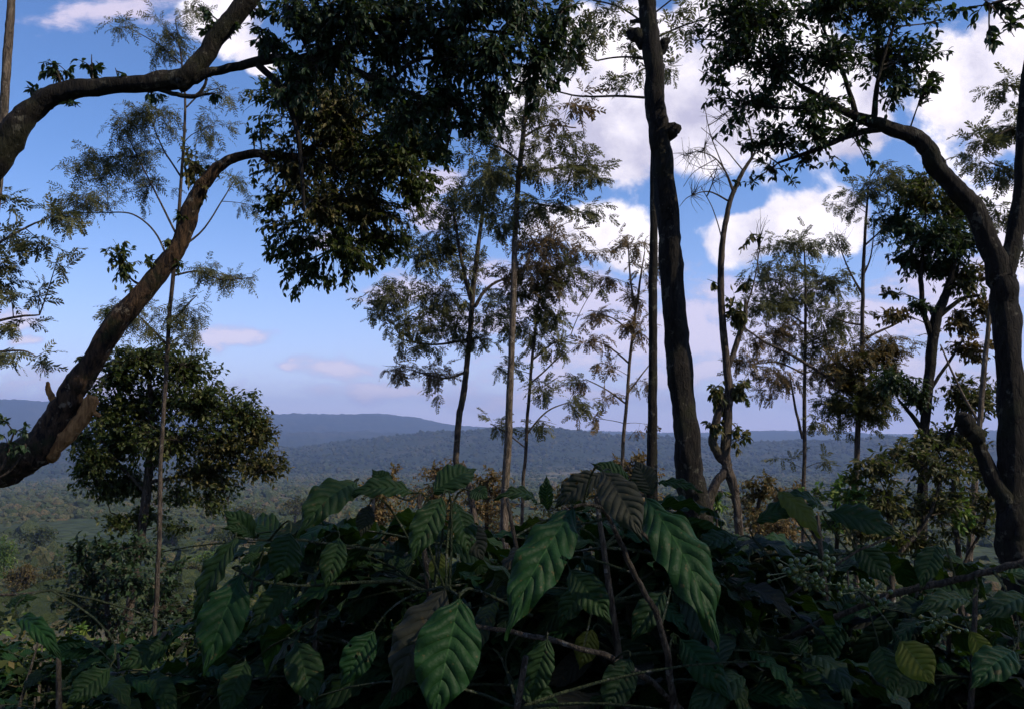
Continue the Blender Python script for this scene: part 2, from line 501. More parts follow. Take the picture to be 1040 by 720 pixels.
b = principled(t, c, 0.95, 0.1, bp.outputs[0])
t.l.new(b.outputs[0], out.inputs[0])
M['ground'] = m
g_ob = ga.build('ground', [M['ground']])
tag(g_ob, 'hillside falling away to the valley and rising in blue ridges at the horizon', 'ground', kind='structure')

def ground_dist(px, py):
    """Forward distance at which the view ray of a photo pixel meets the hillside."""
    Y = np.geomspace(3, 4000, 900)
    p = np.array([P(px, py, y) for y in Y])
    k = np.argmax(p[:, 2] < H(p[:, 0], p[:, 1]))
    return float(Y[max(k, 1)])

# ------------------------------------------------------------------ valley forest (one mass)
def ico_variants(sub, n, seed, amp):
    outv = []
    r = np.random.default_rng(seed)
    for k in range(n):
        bm = bmesh.new(); bmesh.ops.create_icosphere(bm, subdivisions=sub, radius=1.0)
        v = np.array([x.co[:] for x in bm.verts]); f = np.array([[y.index for y in x.verts] for x in bm.faces]); bm.free()
        cs = norm(r.normal(0, 1, (9, 3))); hs = r.uniform(0.3, 1, 9)
        d = np.zeros(len(v))
        for c_, h_ in zip(cs, hs):
            d = np.maximum(d, np.exp(-((v - c_) ** 2).sum(1) / 0.28) * h_)
        d += r.normal(0, 0.26, len(v))
        v = v * (0.72 + amp * d)[:, None]
        v[:, 2] *= 0.85
        outv.append((v, f))
    return outv
rng = np.random.default_rng(11)
fo = Acc()
V2, V1 = ico_variants(2, 7, 5, 0.5), ico_variants(1, 7, 6, 0.5)
for (r0, r1, n, sz0, sz1, VV) in ((110, 330, 1300, 2.0, 5.0, V2), (330, 900, 9000, 2.6, 6.0, V1), (900, 1700, 15000, 3.2, 7.0, V1), (1700, 2750, 13000, 4, 8, V1), (2750, 4500, 16000, 7, 14, V1)):
    r_ = np.sqrt(rng.uniform(r0 ** 2, r1 ** 2, n)); a_ = rng.uniform(-0.6, 0.6, n)
    x, y = r_ * np.sin(a_), r_ * np.cos(a_)
    keep = (wav(x, y, 300, 31) + 0.5 * wav(x, y, 90, 32) > -0.30 + 0.02 * (r_ > 400))
    x, y = x[keep], y[keep]; n = len(x)
    s = rng.uniform(sz0 * .6, sz1, n) * rng.uniform(0.6, 1.15, n)
    z = H(x, y) + s * rng.uniform(-0.35, 0.4, n)
    wh = rng.integers(0, len(VV), n); rot = rng.uniform(0, 6.28, n); hs = rng.uniform(0.7, 1.5, n)
    for k, (v, f) in enumerate(VV):
        m_ = wh == k
        c_, s_ = np.cos(rot[m_])[:, None], np.sin(rot[m_])[:, None]
        W = np.stack([v[None, :, 0] * c_ - v[None, :, 1] * s_, v[None, :, 0] * s_ + v[None, :, 1] * c_, v[None, :, 2] * hs[m_][:, None]], -1)
        W = W * s[m_][:, None, None] + np.stack([x[m_], y[m_], z[m_]], -1)[:, None]
        cnt = m_.sum()
        fo.add(W.reshape(-1, 3), (f[None] + (np.arange(cnt) * len(v))[:, None, None]).reshape(-1, 3), 1 if r0 > 2700 else 0)
m, t, out = new_mat('forest_crowns')
g = t.new('ShaderNodeNewGeometry')
c = t.ramp(g.outputs['Random Per Island'], [(0.1, (0.036, 0.050, 0.020)), (0.4, (0.054, 0.068, 0.026)), (0.65, (0.08, 0.086, 0.034)), (0.85, (0.105, 0.095, 0.042)), (0.97, (0.13, 0.09, 0.05))])
ns = t.noise(g.outputs['Position'], 0.9, 5, 0.75)
c = t.mix(t.smooth(ns, 0.4, 0.6), (0.028, 0.042, 0.02), c)
bp = t.new('ShaderNodeBump'); bp.inputs['Strength'].default_value = 1.0; bp.inputs['Distance'].default_value = 1.2
t.l.new(ns, bp.inputs['Height'])
b = principled(t, c, 0.9, 0.1, bp.outputs[0]); t.l.new(b.outputs[0], out.inputs[0])
m2, t, out = new_mat('ridge_forest')
g = t.new('ShaderNodeNewGeometry')
c = t.ramp(g.outputs['Random Per Island'], [(0.15, (0.014, 0.026, 0.012)), (0.6, (0.024, 0.036, 0.016)), (0.95, (0.05, 0.052, 0.024))])
b = principled(t, c, 0.9, 0.1); t.l.new(b.outputs[0], out.inputs[0])
f_ob = fo.build('forest', [m, m2], smooth=False)
tag(f_ob, 'hazy green forest covering the valley slopes below the ridges', 'forest', kind='stuff')

# ------------------------------------------------------------------ trees
def tree(name, label, cat, Y, trunk, limbs=(), clumps=(), leaf='broad', lsize=0.09, cov=1.6, mat='leaf_dark', bark='bark_dark',
         group=None, trunk_name='trunk', crown_name='crown', seed=0, droop=0.35, wind=0.12, per_twig=9, deep=1.0, ground=True, stubs=(), rough=0.07, twig_r=0.006, loose=0.33):
    rng = np.random.default_rng(seed + 100)
    def pt(p):
        if p[0] == 'W': return np.array(p[1:4], float), p[4] / 2
        y = Y + (p[3] if len(p) > 3 else 0)
        return P(p[0], p[1], y), p[2] * y / F / 2
    pts = [pt(p) for p in trunk]
    C_ = np.array([p for p, _ in pts]); R_ = np.array([r for _, r in pts])
    if ground:
        g0 = float(H(C_[0, 0], C_[0, 1]))
        if C_[0, 2] > g0 + 0.05:
            dirn = C_[0] - C_[1]; dz = C_[0, 2] - g0
            lean = np.clip(dirn[:2] / max(-dirn[2], 0.2), -0.35, 0.35)
            basep = np.array([C_[0, 0] + lean[0] * dz * .5, C_[0, 1] + lean[1] * dz * .5, g0 - 0.12])
            mid = (basep + C_[0]) / 2
            C_ = np.vstack([basep, mid, C_]); R_ = np.concatenate([[R_[0] * 1.35], [R_[0] * 1.08], R_])
    root_p = C_[0].copy()
    root = empty(name, root_p, label, cat, group)
    a = Acc()
    big = R_.max() > 0.05
    sk, _ = tube(a, C_, R_, 14 if big else 7, rough if big else 0.05, 0, rng, 9 if big else 5, 0.10 if big else 0.3)
    a.build(trunk_name, [M[bark]], root)
    skel = [sk[len(sk) // 4:]]
    for lb in limbs:
        q = [pt(p) for p in lb]
        a = Acc()
        LP = np.array([p for p, _ in q]); LR = np.array([r for _, r in q])
        s_, _ = tube(a, LP, LR, 10 if LR.max() > 0.04 else 6, 0.07 if LR.max() > 0.03 else 0.03, 0, rng, 7, 0.18)
        a.build('limb', [M[bark]], root)
        skel.append(s_)
    for (sp, sm) in stubs:
        q = [pt(p) for p in sp]
        a = Acc()
        tube(a, [p for p, _ in q], [r for _, r in q], 10, 0.14, 0, rng, 5, 0.3)
        a.build('broken_stub', [M[sm]], root)
    if not clumps: return root
    S = np.concatenate(skel)
    mats = [M['twig']]; mid = {}
    acc = Acc()
    la = TEMPL[leaf][0][3]
    for ci, cl in enumerate(clumps):
        world = cl[0] == 'W'
        cx, cyy, rx, ry = (0, 0, 0, 0) if world else cl[:4]
        mname = cl[4] if not world and len(cl) > 4 and cl[4] else mat
        cv = cov * (cl[5] if not world and len(cl) > 5 else 1.0)
        yo = rng.uniform(-1, 1) * 0.6 * rx * Y / F * deep
        if len(cl) > 6: yo = cl[6]
        Yc = Y + yo
        Cc = P(cx, cyy, Yc)
        Rx, Rz = rx * Yc / F, ry * Yc / F
        Rv = np.array([Rx, (Rx + Rz) * 0.5 * deep, Rz])
        if world:
            Cc, Rv, mname, cv = np.array(cl[1], float), np.array(cl[2], float), mat, cov
            Rx, Rz = Rv[0], max(Rv[2], Rv[1] * .6)
        bare = mname == 'bare'
        if bare: mname = 'twig'
        if mname not in mid:
            mid[mname] = len(mats); mats.append(M[mname])
        mi = mid[mname]
        d = np.linalg.norm(S - Cc, axis=1) + 0.5 * np.maximum(0, S[:, 2] - Cc[2] + 0.1)
        s0 = S[np.argmin(d)]
        ln = np.linalg.norm(Cc - s0)
        # branch from skeleton into the clump
        br_mid = (s0 + Cc) / 2 + np.array([rng.normal(0, .08), rng.normal(0, .08), 0.10 + rng.normal(0, .05)]) * ln
        tip = Cc + (Cc - s0) * min(0.6, 0.5 * Rx / max(ln, 0.05)) + rng.normal(0, 0.1, 3) * Rv
        br = min(0.022, twig_r * 1.2 + 0.006 * ln)
        twigs(acc, s0[None], br_mid[None], tip[None], [br], [br * 0.35], 0, 8)
        nl = max(4, int(cv * PI * Rx * Rz / (la * lsize ** 2)))
        nt = max(3, nl // per_twig) if not bare else 26
        # sub-clumps give gaps and an uneven outline
        ns_ = max(2, int(nt ** 0.5) + 1)
        sub = rng.normal(0, 1, (ns_, 3)); sub = norm(sub) * rng.uniform(0.25, 1.0, (ns_, 1)) ** 0.6
        tt = rng.uniform(0.35, 1.0, nt)
        p0, _ = bez(s0, br_mid, tip, tt)
        su = sub[rng.integers(0, ns_, nt)] + rng.normal(0, loose, (nt, 3))
        ov = np.linalg.norm(su, axis=1, keepdims=True)
        su = np.where(ov > 1.25, su / ov * 1.25, su)
        p2 = Cc + su * Rv
        p1 = (p0 + p2) / 2 + np.column_stack([rng.normal(0, .1, nt), rng.normal(0, .1, nt), rng.uniform(-0.02, 0.28, nt)]) * np.linalg.norm(p2 - p0, axis=1, keepdims=True)
        twigs(acc, p0, p1, p2, np.full(nt, twig_r * 0.7), np.full(nt, twig_r * 0.22), 0)
        if bare: continue
        k = np.repeat(np.arange(nt), per_twig)
        tl = rng.uniform(0.0, 1.0, len(k)) ** 0.6
        ll = np.linalg.norm(p2 - p0, axis=1)[k]
        # keep leaves within the outer ~60 cm of long twigs
        tl = 1 - (1 - tl) * np.minimum(1.0, max(0.35, 6 * lsize) / np.maximum(ll, 0.05))
        bp_, bt = bez(p0[k], p1[k], p2[k], tl)
        side = rng.normal(0, 1, (len(k), 3))
        dv = norm(bt * 0.7 + norm(side) * 0.9 + np.array([0, 0, -droop]) + np.array([wind, 0, 0]))
        upv = norm(np.array([0, 0, 1.0]) + rng.normal(0, 0.45, (len(k), 3)))
        sz = lsize * rng.uniform(0.65, 1.25, len(k))
        scatter(acc, leaf, bp_, dv, upv, sz, mi, rng)
    acc.build(crown_name, mats, root, smooth=False)
    return root

# ---- broad-leaved trees framing the view
tree('leaning_tree', 'mossy leaning trunk at the left edge with a broken orange stub and drooping crown', 'tree', 7.0,
     [(-75, 520, 48.6), (-35, 490, 45.6), (5, 472, 41.2), (36, 458, 36.8), (56, 432, 28.7), (72, 402, 25.0), (88, 376, 22.8), (120, 327, 21.4), (158, 285, 19.8), (183, 246, 17.7), (196, 208, 16.2), (210, 182, 14.0), (231, 164, 10.3), (262, 156, 8.1), (300, 160, 6.6), (345, 172, 5.1), (390, 178, 3.7)],
     limbs=[[(262, 156, 5.9), (300, 185, 4.4), (330, 220, 3.7), (345, 250, 2.2)], [(300, 160, 5.1), (340, 135, 4.4), (380, 115, 3.0), (420, 112, 2.2)],
            [(150, 292, 3.7), (135, 285, 2.2), (124, 272, 1.4)]],
     clumps=[(297, 112, 40, 36), (350, 110, 55, 42, 'leaf_olive'), (408, 122, 48, 36), (300, 165, 40, 38, 'leaf_olive'), (352, 165, 55, 42, 'leaf_olive'), (402, 170, 42, 36), (325, 215, 45, 34, 'leaf_olive'), (372, 218, 46, 36, 'leaf_olive'), (420, 205, 22, 26),  # olive clumps put the crown's sunlit parts into the leaf colour
             (300, 250, 26, 22), (345, 252, 36, 26), (388, 246, 26, 22), (310, 278, 18, 16), (368, 268, 18, 12), (340, 130, 40, 30, 'leaf_olive'), (280, 205, 18, 20), (272, 232, 10, 24, None, .8), (258, 135, 8, 10, None, .5), (256, 180, 8, 8, None, .5), (264, 215, 8, 8, None, .5), (278, 262, 8, 12, None, .5), (288, 280, 8, 18, None, .8), (302, 296, 8, 10, None, .8), (332, 285, 10, 14, None, .7), (355, 278, 10, 16, None, .7), (385, 268, 12, 14, None, .7), (412, 240, 12, 16, None, .7), (440, 190, 12, 18, None, .8), (455, 160, 10, 14, None, .7), (265, 120, 8, 18, None, .7), (395, 150, 40, 30), (430, 150, 24, 24),
             (193, 165, 13, 26, 'leaf_olive', .7, 0), (205, 190, 9, 16, 'leaf_olive', .7, 0), (88, 366, 8, 6, None, 1, 0), (108, 322, 8, 7, None, 1, 0), (140, 296, 9, 6, None, 1, 0), (172, 246, 7, 9, None, 1, 0), (186, 222, 7, 9, None, 1, 0), (214, 170, 10, 8, None, 1, 0), (178, 270, 6, 7, None, .8, 0), (124, 268, 14, 20, None, 1.1, 0), (150, 268, 8, 10, None, .6, 0)],
     leaf='broad', lsize=0.052, cov=2.3, mat='leaf_canopy', bark='bark_brown', seed=1, droop=0.7, stubs=[([(52, 462, 17), (66, 444, 17), (80, 427, 15), (96, 405, 14)], 'bark_dead'), ([(58, 410, 8), (51, 399, 6), (48, 388, 3)], 'bark_dead'), ([(88, 416, 4), (97, 420, 5), (101, 421, 4)], 'bark_dead')], rough=0.08)

tree('arching_tree', 'dark tree arching over from the left edge into a dense leafy canopy at the top', 'tree', 5.6,
     [(-60, 420, 46.0), (-55, 330, 43.1), (-42, 240, 38.8), (-22, 190, 35.9), (4, 150, 30.9), (30, 114, 24.4), (60, 94, 20.8), (105, 88, 18.7), (150, 85, 18.7), (190, 79, 20.8)],
     limbs=[[(180, 84, 20.1), (198, 70, 19.4), (216, 44, 18.7), (240, 14, 20.1), (268, -22, 18.7), (305, -60, 15.8), (350, -90, 10.7)],
            [(195, 80, 12.9), (216, 73, 10.1), (240, 68, 9.3), (270, 61, 10.1), (302, 60, 10.1), (350, 68, 8.6), (390, 86, 7.9), (430, 100, 6.5), (475, 108, 4.3)],
            [(262, 66, 7.2), (286, 92, 6.5), (301, 130, 5.7), (306, 170, 4.3), (309, 215, 2.8)],
            [(302, 60, 7.2), (345, 48, 5.7), (400, 35, 5.0), (460, 30, 4.3), (520, 35, 3.6), (560, 40, 2.2)],
            [(390, 86, 5.7), (430, 60, 4.3), (490, 70, 3.6), (530, 85, 2.2)], [(350, -90, 8.6), (420, -60, 6.5), (500, -40, 5.0), (570, -20, 3.6)],
            [(152, 88, 7), (168, 93, 5), (184, 97, 5), (198, 98, 5), (206, 90, 3.5), (210, 80, 3)], [(198, 98, 3.6), (210, 96, 2.8), (218, 95, 1.4)]],
     clumps=[(300, 22, 40, 32), (350, 15, 50, 36), (410, 12, 52, 38), (470, 12, 52, 38), (525, 12, 48, 36), (568, 22, 26, 34), (340, 58, 40, 30), (395, 52, 48, 34), (450, 55, 50, 36), (505, 55, 48, 36), (548, 62, 28, 34),
             (455, 98, 44, 28), (505, 100, 36, 26), (420, 118, 34, 26), (470, 132, 22, 16), (440, 148, 18, 18), (400, 140, 12, 16, None, .8), (488, 140, 10, 16, None, .7), (512, 128, 10, 14, None, .7), (545, 102, 12, 12, None, .7), (565, 78, 12, 14, None, .7), (585, 45, 8, 20, None, .7), (455, 165, 8, 12, None, .6), (330, 30, 40, 30), (310, 75, 30, 24), (380, 85, 36, 24), (275, 40, 22, 22), (212, 28, 12, 14, None, .7), (205, 10, 12, 12, None, .5), (500, -40, 70, 30), (400, -40, 60, 30),
             (300, 90, 22, 22), (58, 70, 20, 10, None, 1.0, 0), (92, 62, 14, 12, None, .8, 0), (30, 92, 10, 8, None, .8, 0), (118, 74, 10, 6, None, .8, 0), (150, 96, 12, 5, None, .8, 0), (232, 30, 10, 10, None, .7, 0), (75, 105, 10, 5, None, .6, 0), (218, 96, 10, 6, None, .6, 0), (262, 12, 14, 12, None, .8, 0)],
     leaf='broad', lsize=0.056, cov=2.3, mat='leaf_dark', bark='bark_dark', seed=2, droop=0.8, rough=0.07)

tree('forked_tree', 'thick black forked trunk at the right edge, one limb curving over leftwards', 'tree', 7.2,
     [(1040, 610, 37.7), (1033, 565, 32.7), (1029, 515, 31.1), (1028, 440, 27.8), (1025, 370, 26.2), (1020, 310, 26.2), (1019, 278, 27.0)],
     limbs=[[(1018, 288, 24.6), (1006, 248, 22.1), (986, 207, 20.5), (966, 187, 19.6), (950, 166, 18.8), (935, 146, 18.0), (915, 133, 16.4), (888, 125, 13.1), (862, 116, 9.0), (835, 100, 6.5), (805, 82, 4.1), (782, 60, 2.4)],
            [(1020, 288, 21.3), (1032, 230, 16.4), (1037, 165, 14.0), (1041, 100, 12.3), (1050, 20, 9.9)],
            [(1024, 520, 21.3), (1008, 482, 16.4), (993, 450, 13.1), (984, 432, 12.3)],
            [(905, 130, 8.2), (870, 136, 6.5), (830, 152, 4.9), (790, 166, 2.4)], [(870, 119, 6.5), (860, 85, 4.9), (845, 50, 3.3), (830, 15, 2.4)], [(888, 125, 7.3), (890, 90, 4.9), (900, 50, 3.3), (910, 20, 2.4)],
            [(848, 106, 4.9), (800, 110, 3.3), (760, 105, 1.7)]],
     clumps=[(738, 25, 28, 28), (780, 18, 42, 30), (835, 15, 46, 30), (890, 15, 40, 26), (928, 8, 28, 14), (745, 62, 28, 26), (790, 65, 46, 32), (845, 60, 46, 32), (895, 62, 42, 32), (932, 58, 20, 26), (912, 95, 28, 18), (940, 88, 14, 14),
             (770, 105, 36, 20), (820, 110, 36, 20), (725, 100, 14, 12, None, .7), (708, 40, 10, 20, None, .6), (715, 78, 16, 14, None, .7), (745, 125, 20, 14, None, .7), (755, 150, 16, 12, None, .7), (765, 185, 14, 8, None, .6), (820, 165, 24, 10, None, .6), (850, 170, 14, 8, None, .5), (955, 55, 10, 8, None, .6), (950, 75, 12, 10, None, .6), (955, 25, 10, 12, None, .4), (860, 5, 60, 14), (760, 5, 50, 14), (790, 142, 36, 20), (835, 142, 36, 18), (870, 132, 24, 14), (785, 172, 16, 10, None, .6), (880, 165, 10, 8, None, .6), (805, 185, 14, 6, None, .5)],
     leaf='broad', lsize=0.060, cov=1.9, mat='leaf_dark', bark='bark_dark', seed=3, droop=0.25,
     stubs=[([(990, 446, 17), (983, 430, 17), (977, 421, 15)], 'bark_dark'), ([(960, 182, 8), (955, 162, 6), (950, 148, 3)], 'bark_dark')])

tree('stub_trunk_tree', 'tall thick dark trunk right of centre with sawn knobs, running out of the top', 'tree', 8.0,
     [(709, 560, 34.2), (706, 520, 31.6), (700, 470, 28.2), (693, 410, 25.7), (687, 340, 23.9), (682, 270, 23.9), (677, 210, 23.9), (671, 150, 23.1), (666, 100, 21.3), (661, 45, 20.5), (657, 0, 17.9), (654, -60, 17.1), (650, -140, 14.5)],
     limbs=[[(654, -60, 10.3), (690, -110, 7.7), (740, -140, 5.2)], [(650, -140, 12.0), (620, -190, 8.6), (600, -220, 5.2)]],
     clumps=[(690, -110, 50, 30), (610, -190, 60, 30)], leaf='broad', lsize=0.08, cov=1.2,
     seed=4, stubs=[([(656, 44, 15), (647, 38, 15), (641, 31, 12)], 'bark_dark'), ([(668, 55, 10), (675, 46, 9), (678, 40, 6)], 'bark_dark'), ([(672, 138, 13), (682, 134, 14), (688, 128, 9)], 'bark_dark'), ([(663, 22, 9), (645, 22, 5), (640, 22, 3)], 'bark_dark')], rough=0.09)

tree('epiphyte_tree', 'half-bare tree beside the thick trunk, fern clumps on a stem standing on two crooked legs', 'tree', 9.2,
     [(752, 566, 8.4), (751, 540, 8.4), (748, 510, 8.4), (742, 484, 9.9), (737, 465, 9.9), (739, 420, 9.2), (740, 390, 8.4), (736, 350, 7.7), (732, 300, 7.0), (733, 260, 6.3), (736, 230, 5.6), (743, 200, 4.9), (754, 176, 4.2), (764, 160, 2.8)],
     limbs=[[(714, 545, 11.3), (718, 518, 10.6), (727, 492, 9.2), (740, 474, 8.4)], [(741, 474, 8.4), (731, 462, 9.9), (724, 448, 9.2), (728, 425, 8.4), (736, 400, 7.0)], [(740, 372, 5.6), (748, 350, 5.6), (756, 325, 4.9), (757, 305, 2.8)],
            [(745, 196, 3.5), (737, 175, 2.1), (725, 160, 1.4), (705, 152, 0.9)], [(764, 160, 2.8), (762, 135, 1.8), (752, 110, 0.9)], [(764, 160, 2.1), (775, 140, 1.4), (790, 120, 0.9)],
            [(741, 205, 2.1), (720, 195, 1.4), (700, 200, 0.9), (690, 210, 0.5)], [(738, 178, 1.4), (722, 138, 1.0), (715, 105, 0.6)], [(755, 174, 1.4), (735, 150, 1.0), (712, 130, 0.7)], [(727, 162, 1.1), (705, 175, 0.7), (694, 190, 0.5)], [(736, 172, 1.1), (716, 172, 0.7), (700, 166, 0.5)],
            [(735, 250, 1.4), (725, 215, 1.0), (712, 190, 0.7)], [(756, 320, 2.1), (766, 285, 1.4), (772, 250, 0.9)]],
     clumps=[(750, 318, 13, 22, None, 1.1, 0), (760, 290, 8, 10, None, .8, 0), (728, 398, 12, 16, None, 1.6, 0), (750, 396, 12, 16, None, 1.3, 0), (724, 432, 8, 14, None, 1.5, 0), (750, 446, 9, 14, 'leaf_olive', 1.0, 0), (722, 285, 8, 8, None, .6, 0), (715, 150, 26, 40, 'bare', 1, 0), (772, 135, 20, 26, 'bare', 1, 0), (705, 200, 18, 26, 'bare', 1, 0), (735, 120, 20, 30, 'bare', 1, 0), (770, 250, 10, 36, 'bare', 1, 0), (700, 160, 22, 24, 'bare', 1, .4), (725, 180, 24, 26, 'bare', 1, -.4), (780, 170, 20, 24, 'bare', 1, .3), (755, 105, 24, 24, 'bare', 1, 0), (765, 240, 14, 20, None, .25, 0), (732, 500, 6, 10, 'leaf_bright', .8, 0)],
     leaf='broad', lsize=0.085, cov=2.2, mat='leaf_olive', bark='bark_grey', seed=5, droop=0.9)

tree('straight_tree', 'slim straight dark trunk standing just behind the thick trunk, feathery branches at its top', 'tree', 12.0,
     [(662, 505, 12), (662, 440, 10), (663, 380, 9), (663, 300, 9), (664, 220, 8), (664, 140, 7), (663, 60, 5), (662, 0, 4)],
     limbs=[[(664, 100, 3), (630, 98, 2.5), (590, 98, 2), (560, 92, 1.5)], [(664, 62, 3), (635, 58, 2.2), (605, 62, 1.6)], [(663, 30, 2.5), (630, 8, 2), (600, 0, 1.5)], [(664, 40, 2.5), (690, 28, 2), (720, 18, 1.4)], [(663, 15, 2), (685, -2, 1.5), (700, -10, 1)]],
     clumps=[(600, 30, 30, 26), (625, 15, 26, 20), (585, 55, 24, 16, 'feather'), (632, 55, 22, 12, None, .8), (588, 100, 20, 14, 'feather_brown', .9), (635, 92, 24, 12, 'feather', .8), (690, 30, 22, 18, None, .5), (710, 8, 20, 14, None, .5), (690, 68, 12, 12, None, .4), (640, 75, 14, 16, None, .5), (590, 5, 24, 14), (572, 118, 20, 10, 'feather_brown', .7)],
     leaf='frond', lsize=0.30, cov=0.8, mat='feather', bark='bark_dark', seed=6, per_twig=5, twig_r=0.005)

G_OAK = 'feathery silver-leaved trees along the slope edge'
def oak(name, label, Y, trunk, limbs, clumps, seed, cov=0.9, mat='feather', bark='bark_grey', lsize=0.34, leaf='frond', **k):
    trunk = [(a[0], a[1], a[2] * .7) for a in trunk]; lsize *= .7; cov *= 1.3; clumps = [tuple([q[0], q[1], q[2] * 1.12, q[3] * 1.2]) + tuple(q[4:]) if q[0] != 'W' else q for q in clumps]
    return tree(name, label, 'tree', Y, trunk, limbs, clumps, leaf=leaf, lsize=lsize, cov=cov, mat=mat, bark=bark, seed=seed, per_twig=5, twig_r=0.0045, loose=0.5, group=G_OAK, **k)

oak('silver_oak', 'feathery tree with a crooked dark trunk, leftmost of the open group in the centre', 16.0,
    [(474, 482, 9), (464, 472, 9), (464, 450, 9), (467, 420, 9), (471, 398, 9), (474, 370, 8), (478, 330, 8), (481, 290, 7), (487, 240, 6), (493, 190, 4), (499, 150, 2.5)],
    [[(478, 305, 4), (470, 272, 3.5), (463, 230, 3), (458, 200, 2)], [(482, 312, 4), (492, 296, 3.5), (502, 288, 3), (516, 282, 2)], [(475, 345, 3), (440, 350, 2), (408, 345, 1.5)], [(472, 378, 3), (452, 384, 2), (425, 378, 1.5)]],
    [(430, 262, 34, 20), (402, 300, 26, 16), (440, 300, 34, 18), (412, 330, 28, 14), (450, 332, 28, 12), (400, 374, 16, 7, 'feather_brown'), (432, 380, 30, 9, 'feather_brown'), (420, 355, 24, 8), (456, 240, 24, 16), (480, 345, 18, 12), (500, 320, 16, 14), (468, 205, 26, 20), (500, 176, 22, 20), (392, 312, 12, 10), (438, 222, 20, 14, None, .6), (478, 275, 16, 18, None, .8), (445, 395, 10, 8, None, .6)], 7)
oak('silver_oak', 'tallest pale slender trunk of the centre group, feathery top in front of the white cloud', 14.0,
    [(513, 500, 12), (516, 450, 11), (518, 390, 10), (521, 310, 9), (523, 240, 8), (527, 180, 8), (533, 120, 6), (537, 85, 5), (540, 45, 3)],
    [[(531, 140, 3), (555, 128, 2), (585, 130, 1.5)], [(527, 180, 3), (560, 172, 2.2), (600, 168, 1.6), (620, 172, 1)], [(526, 205, 3), (550, 208, 2), (590, 216, 1.3)], [(529, 165, 3), (508, 150, 2), (490, 145, 1.4)], [(535, 100, 2.5), (550, 92, 2), (565, 95, 1.3)]],
    [(545, 118, 30, 12), (505, 135, 24, 14), (560, 148, 32, 10), (595, 165, 28, 10), (548, 168, 26, 12), (580, 180, 34, 8), (505, 178, 24, 12), (608, 182, 18, 8), (556, 205, 32, 10), (592, 214, 22, 7), (528, 215, 24, 12), (480, 160, 16, 10, None, .6), (540, 85, 18, 16), (490, 205, 22, 14), (512, 230, 18, 12)], 8, mat='feather', bark='bark_pale')
oak('silver_oak', 'thin stem just right of the tallest centre trunk, brownish feathery crown halfway up', 15.0,
    [(531, 500, 5), (533, 470, 5), (536, 420, 5), (540, 370, 4.5), (545, 325, 4), (551, 285, 3), (556, 255, 2)],
    [[(538, 390, 2), (555, 375, 1.5), (572, 358, 1.2)], [(541, 365, 2), (560, 350, 1.5), (580, 340, 1)], [(535, 440, 2), (555, 418, 1.5), (578, 408, 1)], [(534, 455, 1.5), (515, 440, 1.2), (498, 430, 1)]],
    [(560, 248, 34, 18, 'feather_brown'), (542, 272, 36, 22, 'feather_brown'), (572, 282, 26, 16), (600, 256, 18, 7, 'feather_brown'), (528, 300, 26, 18), (560, 310, 26, 16), (508, 330, 16, 14), (566, 350, 16, 10), (512, 372, 16, 8), (552, 395, 22, 8), (578, 410, 20, 7), (588, 392, 10, 8, None, .6), (500, 432, 14, 8), (560, 430, 18, 6, None, .6), (545, 340, 20, 16), (608, 290, 10, 8, None, .5)], 9, bark='bark_grey')
oak('silver_oak', 'thin pale stem with sparse forked crown just left of the thick trunk', 16.0,
    [(631, 490, 5.5), (633, 450, 5.5), (637, 400, 5), (641, 355, 4.5), (646, 315, 4), (650, 285, 3), (655, 255, 1.5)],
    [[(645, 315, 3), (640, 280, 2), (638, 245, 1.2)], [(643, 340, 2), (625, 325, 1.5), (608, 318, 1)], [(640, 370, 2), (618, 352, 1.5), (600, 345, 1)], [(636, 410, 2), (615, 395, 1.4), (595, 385, 1)], [(637, 400, 2), (652, 380, 1.4), (660, 370, 1)]],
    [(638, 252, 22, 14, None, .7), (622, 285, 20, 10, None, .7), (655, 275, 14, 12, None, .8), (608, 318, 22, 9, None, .7), (652, 330, 16, 14, None, .8), (600, 348, 20, 9, None, .7), (620, 372, 16, 7, None, .7), (594, 386, 18, 6, None, .7), (655, 388, 12, 10, None, .6), (600, 425, 16, 6, None, .6), (646, 300, 14, 10, None, .8), (614, 405, 12, 6, None, .6), (655, 430, 10, 8, None, .5)], 10, bark='bark_pale', mat='feather_brown')
oak('silver_oak', 'hazy thin tree with a purplish-brown feathery crown right of the epiphyte-clad stem', 17.0,
    [(816, 500, 6), (817, 460, 5.5), (817, 400, 5), (818, 340, 4), (818, 290, 3.5), (817, 250, 2)],
    [[(815, 445, 3), (808, 415, 2.5), (802, 380, 1.5)], [(818, 330, 2), (790, 312, 1.5), (765, 305, 1)], [(818, 350, 2), (848, 335, 1.4), (865, 325, 1)], [(817, 380, 2), (790, 368, 1.4), (762, 370, 1)]],
    [(815, 252, 30, 14), (788, 275, 30, 14), (842, 288, 28, 14), (810, 305, 42, 16), (772, 315, 26, 14), (850, 322, 26, 16), (790, 345, 32, 14, 'feather_brown'), (832, 350, 26, 14), (768, 372, 28, 10, 'feather_brown'), (800, 388, 30, 8, 'feather_brown'), (838, 375, 22, 12, 'feather_brown'), (838, 428, 12, 8), (760, 345, 14, 12, 'feather_brown', .7), (770, 398, 22, 6, 'feather_brown', .7), (845, 470, 8, 6, None, .5), (800, 470, 10, 8, None, .5)], 11, cov=0.85)
